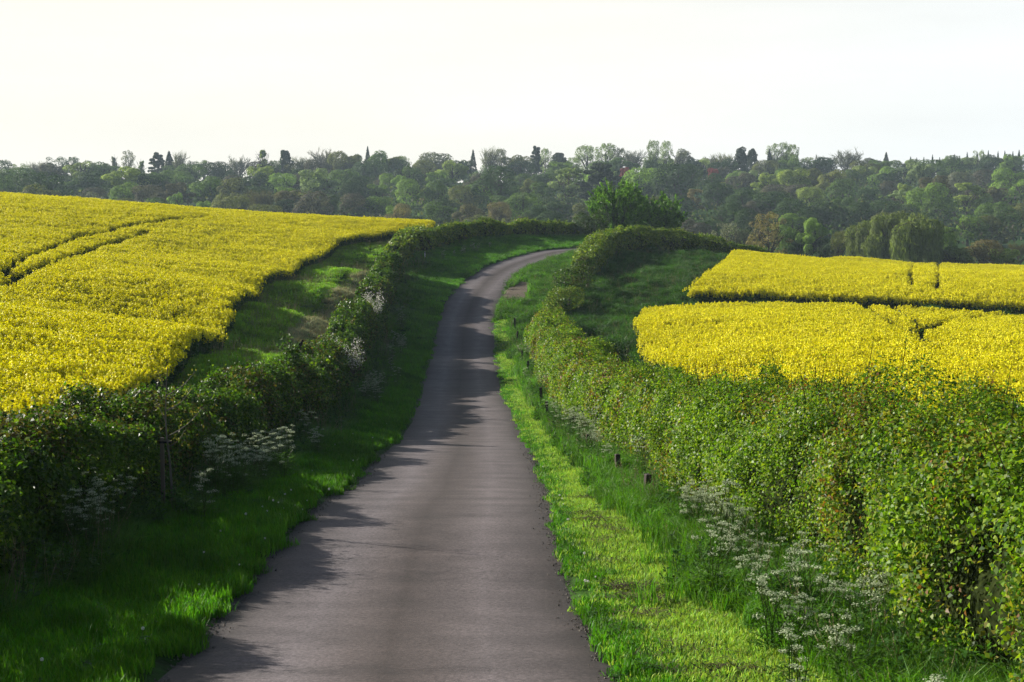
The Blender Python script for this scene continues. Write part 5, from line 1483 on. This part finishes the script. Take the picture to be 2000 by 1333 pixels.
# ------------------------------------------------------------------ hawthorn in blossom
def blossom(px, py, d, w, h, label, seed, n=26):
    rng = np.random.default_rng(seed)
    rx, ry, rz = ray(px, py); x = rx / ry * d; zc = ZC + rz / ry * d
    z0 = H([[x, d]])[0]
    root = obj('hawthorn_bush', None, loc=(x, d, z0))
    tb, lb, fb = QB(), QB(), QB()
    c = np.array([0, 0, zc - z0])
    for i in range(n):
        a = rng.uniform(0, 6.28); r = rng.uniform(.1, 1) ** .6
        e = c + np.array([math.cos(a) * w / 2 * r, math.sin(a) * w / 2 * r, rng.uniform(-.5, .5) * h])
        s = np.array([e[0] * .25, e[1] * .25, c[2] - h * .9])
        pl = smooth_poly(np.array([s, (s + e) / 2 + rng.normal(0, .05, 3), e]), .2)
        tb.add(tube(pl, np.linspace(.018, .006, len(pl)), 4), (.07, .06, .045))
        m = 34
        t = rng.uniform(.55, 1.04, m)
        p = s + (e - s) * t[:, None] + rng.normal(0, .055 * w, (m, 3))
        fb.add(leaves(p, unit(rng.normal(size=(m, 3)) + [0, 0, .4]), .05 * max(1, w * .8) * rng.uniform(.6, 1.3, m), .9, rng=rng), np.array([.68, .66, .60]) * rng.uniform(.8, 1.1, (m, 1)))
        m = 16
        p = s + (e - s) * rng.uniform(.3, 1, (m, 1)) + rng.normal(0, .09 * w, (m, 3))
        lb.add(leaves(p, unit(rng.normal(size=(m, 3)) + [0, 0, .4]), .08 * rng.uniform(.6, 1.3, m), .65, rng=rng), np.array([.09, .14, .02]) * rng.uniform(.7, 1.3, (m, 1)))
    obj('branch', tb.mesh('branch', M_BARK), root); obj('foliage', lb.mesh('foliage', M_HEDGE), root); obj('blossom', fb.mesh('blossom', M_PETAL), root)
    tag(root, label, 'hawthorn', 'blossoming hawthorns in the hedges')


blossom(684, 686, 60, 1.3, 1.1, 'white-blossoming hawthorn near the leafy sapling in the left hedge', 801, 26)
blossom(727, 588, 88, 1.6, 1.2, 'white-blossoming hawthorn farther up the left hedge beside the dead grass', 802, 26)
blossom(786, 489, 137, 1.7, 1.5, 'pale hawthorn at the start of the lumpy bend hedge', 803, 18)
blossom(1245, 790, 37, .9, 1.0, 'sparse white hawthorn sprays on the face of the right hedge', 804, 16)


# ------------------------------------------------------------------ cow parsley
def parsley_proto(seed, h, nst):
    rng = np.random.default_rng(seed)
    sb, lb, fb = QB(), QB(), QB()
    for i in range(nst):
        a = rng.uniform(0, 6.28); L = h * rng.uniform(.7, 1.05); ln = rng.uniform(.08, .35) * L
        s = np.array([rng.normal(0, .05), rng.normal(0, .05), -.03]); e = s + np.array([math.cos(a) * ln, math.sin(a) * ln, L])
        m = (s + e) / 2 - np.array([math.cos(a), math.sin(a), 0]) * ln * .18
        pl = smooth_poly(np.array([s, m, e]), .25)
        sb.add(tube(pl, np.linspace(.009, .004, len(pl)), 3), np.array([.07, .12, .025]) * rng.uniform(.8, 1.2))
        heads = [e]
        for k in range(int(rng.integers(1, 4))):
            t = rng.uniform(.45, .85); c = pl[int(t * (len(pl) - 1))]; aa = rng.uniform(0, 6.28); l2 = L * rng.uniform(.16, .32)
            e2 = c + np.array([math.cos(aa) * l2 * .6, math.sin(aa) * l2 * .6, l2])
            sb.add(tube([c, e2], [.005, .0035], 3), (.07, .10, .025)); heads.append(e2)
        for hd in heads:                                  # umbel: a flat spray of little white umbellets
            nu = int(rng.integers(7, 12)); R_ = rng.uniform(.045, .080)
            for u in range(nu):
                t = u * 2.4; r = R_ * math.sqrt((u + .4) / nu)
                c = hd + np.array([r * math.cos(t), r * math.sin(t), .045 - r * r * 3])
                sb.add(ribbon(hd[None], c[None], .003), (.10, .13, .05))
                m = 6
                fb.add(leaves(c + rng.normal(0, .009, (m, 3)), unit(rng.normal(0, .35, (m, 3)) + [0, 0, 1]), rng.uniform(.014, .024, m), .9, .05, rng=rng), np.array([.50, .57, .36]) * rng.uniform(.75, 1.1, (m, 1)))
    for i in range(nst * 5 + 8):                          # ferny leaves
        a = rng.uniform(0, 6.28); L = rng.uniform(.18, .38); z = rng.uniform(.02, .5) * h
        d = np.array([math.cos(a), math.sin(a), rng.uniform(-.1, .6)])
        c0 = np.array([rng.normal(0, .05), rng.normal(0, .05), z])
        m = 22; t = rng.uniform(.15, 1, m)
        p = c0 + d * (L * t)[:, None] + np.cross(d, [0, 0, 1]) * (rng.uniform(-1, 1, m) * .13 * (1.05 - t))[:, None]
        lb.add(leaves(p, unit(rng.normal(0, .3, (m, 3)) + [0, 0, 1]), rng.uniform(.03, .06, m), .4, rng=rng), np.array([.06, .14, .018]) * rng.uniform(.7, 1.3, (m, 1)))
    root = bpy.data.objects.new('cow_parsley', None)
    return root, [('stem', sb.mesh('stem', M_STEM)), ('foliage', lb.mesh('foliage', M_HEDGE)), ('blossom', fb.mesh('blossom', M_PETAL))]


PARS = [parsley_proto(1000 + i, [.95, .8, 1.05, .7][i], [5, 6, 5, 4][i]) for i in range(4)]


def parsley(pts, label, group, rng, smin=.8, smax=1.15):
    for (x, y) in pts:
        rt, parts = PARS[int(rng.integers(0, 4))]
        o = rt.copy(); COL.objects.link(o)
        o.location = (x, y, H([[x, y]])[0]); o.rotation_euler = (0, 0, rng.uniform(0, 6.28)); k = rng.uniform(smin, smax); o.scale = (k, k, k)
        for nm, me_ in parts: obj(nm, me_, o)
        tag(o, label, 'cow parsley', group)


def px_cluster(rng, corners, n):
    """n ground points spread over the patch between four surveyed ground pixels"""
    c = np.array([hit(x, y)[:2] for x, y in corners])
    u, v = .5 + rng.normal(0, .30, n), .5 + rng.normal(0, .30, n)
    return (c[0] * ((1 - u) * (1 - v))[:, None] + c[1] * (u * (1 - v))[:, None] + c[2] * (u * v)[:, None] + c[3] * ((1 - u) * v)[:, None])


rng = np.random.default_rng(321)
parsley(px_cluster(rng, [(360, 1010), (520, 960), (640, 870), (480, 915)], 30), 'cow parsley in the dense shaded clump at the foot of the left hedge', 'cow parsley at the left hedge foot', rng)
parsley(px_cluster(rng, [(30, 1120), (230, 1110), (290, 1040), (90, 1050)], 10), 'cow parsley in the nearest dark corner below the left hedge', 'cow parsley in the near left corner', rng, .6, .9)
parsley(px_cluster(rng, [(690, 830), (745, 790), (752, 745), (715, 765)], 14), 'cow parsley patch on the shaded left verge before the blossom', 'cow parsley farther up the left verge', rng)
parsley(px_cluster(rng, [(745, 735), (790, 700), (800, 640), (765, 650)], 16), 'cow parsley scattered high on the left verge below the blossom', 'cow parsley high on the left verge', rng)
parsley(px_cluster(rng, [(1020, 700), (1045, 690), (1090, 780), (1062, 790)], 18), 'cow parsley among the far posts of the right verge', 'cow parsley among the far posts', rng, .9, 1.3)
parsley(px_cluster(rng, [(1080, 830), (1120, 820), (1240, 930), (1190, 945)], 22), 'cow parsley between the middle posts and the right hedge', 'cow parsley between middle posts and hedge', rng, .8, 1.2)
parsley(px_cluster(rng, [(1275, 1010), (1345, 990), (1480, 1120), (1380, 1140)], 12), 'cow parsley just this side of the nearest fence post', 'cow parsley near the nearest post', rng, .7, 1.0)
parsley(px_cluster(rng, [(1400, 1150), (1560, 1160), (1900, 1420), (1500, 1420)], 15), 'large cow parsley in full flower at the bottom right corner', 'cow parsley in the bottom right corner', rng, .7, 1.05)
parsley(px_cluster(rng, [(850, 520), (900, 500), (1000, 475), (900, 485)], 14), 'small pale cow parsley on the grassy bank outside the bend', 'cow parsley on the bend bank', rng, .7, 1.0)

# ------------------------------------------------------------------ dandelion clocks
def clock_mesh(seed):
    rng = np.random.default_rng(seed)
    b = QB(); h = .20
    b.add(tube([(0, 0, -.03), (.015, 0, h * .5), (.01, .01, h)], [.004, .003, .003], 3), (.10, .13, .04), 0)
    m = 40; d = unit(rng.normal(size=(m, 3)))
    b.add(leaves(np.array([.01, .01, h + .012]) + d * .019, d, .016, .9, .05, rng=rng), (.72, .72, .68), 1)
    return b.mesh('dandelion_clock', [M_STEM, M_PETAL])


CK = [clock_mesh(5), clock_mesh(6)]


def clocks(pts, label, group):
    for (x, y) in pts:
        o = obj('dandelion_clock', CK[int(rng.integers(0, 2))], None, (x, y, H([[x, y]])[0]), (rng.normal(0, .1), rng.normal(0, .1), rng.uniform(0, 6)))
        k = rng.uniform(.55, .95); o.scale = (k, k, k)
        tag(o, label, 'dandelion', group)


clocks(np.array([hit(x, y)[:2] for x, y in [(545, 1000), (560, 985), (568, 975), (556, 1008), (530, 1002), (575, 1002), (645, 978), (640, 970), (510, 1010), (590, 1018), (522, 1020), (548, 1022), (600, 995)]]),
       'dandelion clock in the little group at the left road edge', 'dandelion clocks at the left road edge')
clocks(np.array([hit(x, y)[:2] for x, y in [(755, 836), (654, 880), (730, 868), (690, 915), (610, 930), (480, 1030), (428, 1062), (400, 1105), (275, 1262), (285, 1275), (80, 1331), (390, 1160), (465, 1120), (520, 1075), (690, 860), (800, 720), (815, 650)]]),
       'single dandelion clock dotted about the shaded left verge', 'dandelion clocks dotted on the left verge')
clocks(np.array([hit(x, y)[:2] for x, y in [(1096, 985), (1098, 990), (1099, 999), (1146, 1108), (1148, 1163), (1147, 1165), (1060, 925), (1110, 1040), (1168, 1147)]]),
       'dandelion clock beside the right road edge', 'dandelion clocks at the right road edge')
clocks(px_cluster(rng, [(575, 560), (630, 560), (625, 548), (590, 546)], 22), 'dandelion clock in the white-dotted patch on the left field margin', 'dandelion clocks on the field margin')

# ------------------------------------------------------------------ dried clippings on the mown strip
def clipping_mesh(seed, n):
    rng = np.random.default_rng(seed); b = QB()
    p = np.c_[rng.normal(0, .17, n), rng.normal(0, .07, n), np.abs(rng.normal(0, .018, n)) + .045]
    a = rng.uniform(0, 6.28, n); d = np.c_[np.cos(a), np.sin(a) * .6, rng.normal(0, .25, n)] * rng.uniform(.04, .10, (n, 1))
    s = np.c_[-np.sin(a), np.cos(a), np.zeros(n)] * .004
    b.add(np.stack([p - d - s, p - d + s, p + d + s, p + d - s], 1), np.array([.075, .062, .032]) * rng.uniform(.4, 1.7, (n, 1)))
    return b.mesh('grass_clippings', M_DEAD)


CLP = [clipping_mesh(31, 150), clipping_mesh(32, 80), clipping_mesh(33, 45)]
for (px, py, k, sc_) in [(1252, 1158, 0, 1.5), (1215, 1160, 1, 1.2), (1270, 1180, 0, 1.3), (1225, 1177, 1, 1.2), (1290, 1214, 1, 1.5), (1140, 978, 0, .9), (1142, 1010, 0, 1.0), (1160, 1022, 0, 1.2), (1172, 1036, 1, 1.2), (1208, 1044, 1, 1.0),
                         (1180, 1060, 2, 1.2), (1194, 1102, 2, 1.0), (1245, 1238, 2, 1.2), (1325, 1226, 2, 1.3), (1288, 1288, 2, 1.2), (1365, 1280, 2, 1.4), (1440, 1322, 0, 1.3), (1100, 890, 2, 1.3), (1048, 800, 2, 1.3), (1010, 745, 1, 1.5), (990, 665, 1, 1.6), (986, 650, 1, 1.4), (1000, 690, 1, 1.5), (1350, 1330, 2, 1.4)]:
    q_ = hit(px, py)
    o = obj('grass_clippings', CLP[k], None, q_, (0, 0, rng.normal(0, .35)), (sc_, sc_, 1))
    big = py in (1158, 1180)
    tag(o, 'big brown heap of raked clippings on the mown strip near the bottom' if big else 'thin dark swath of dried clippings on the mown strip', 'clippings', 'dried clippings on the mown strip')

# ------------------------------------------------------------------ the haze of the evening air
m, n, l, out = new_mat('evening_haze')
pv = n.new('ShaderNodeVolumePrincipled')
pv.inputs['Color'].default_value = (.68, .86, 1.0, 1)
pv.inputs['Density'].default_value = 0.00020
pv.inputs['Anisotropy'].default_value = 0.0
l.new(pv.outputs[0], out.inputs['Volume'])
zb, zt_ = float(gz.min()) - 1.0, 64.0
b = QB()
bx = box((0, 485, zb), 1044, 1034, zt_ - zb)
me = bpy.data.meshes.new('haze')
vs = [(-522, -32, zb), (522, -32, zb), (522, 1002, zb), (-522, 1002, zb), (-522, -32, zt_), (522, -32, zt_), (522, 1002, zt_), (-522, 1002, zt_)]
me.from_pydata(vs, [], [(0, 3, 2, 1), (4, 5, 6, 7), (0, 1, 5, 4), (1, 2, 6, 5), (2, 3, 7, 6), (3, 0, 4, 7)])
me.materials.append(m)
o = obj('haze', me)
tag(o, 'thin pale blue evening haze over the fields and wood', 'haze', kind='stuff')

# ------------------------------------------------------------------ grit and leaf litter washed to the road edges
def pebble(seed):
    rng = np.random.default_rng(seed); b = QB()
    p = box((0, 0, -.006), .02, .016, .016, .6) + rng.normal(0, .0015, (6, 1, 3))
    b.add(p, np.array([.16, .14, .12]) * rng.uniform(.6, 1.4))
    return b.mesh('grit', M_BARK)


PEB = [proto('grit', pebble(i)) for i in range(4)]
rng = np.random.default_rng(55)
n = 5200
ii = rng.integers(20, len(ROAD) - 60, n)
ii = np.where(rng.uniform(0, 1, n) < .6, rng.integers(20, 90, n), ii)
sd = np.where(rng.uniform(0, 1, n) < .5, -1, 1)
of = sd * (2.2 - np.abs(rng.normal(0, .14, n)))
pp = ROAD[ii] + nor[ii] * of[:, None] + rng.normal(0, .2, (n, 2)) * [0, 1]
zz = 0.5 * H0(pp) + 0.5 * H0(ROAD[ii]) + .03
scatter('road_grit', np.c_[pp, zz], np.c_[rng.normal(0, .3, n), rng.normal(0, .3, n), rng.uniform(0, 6, n)], np.repeat(rng.uniform(.3, 1.3, (n, 1)), 3, 1), rng.integers(0, 4, n), PEB, 'loose grit washed along both edges of the tarmac', 'grit')
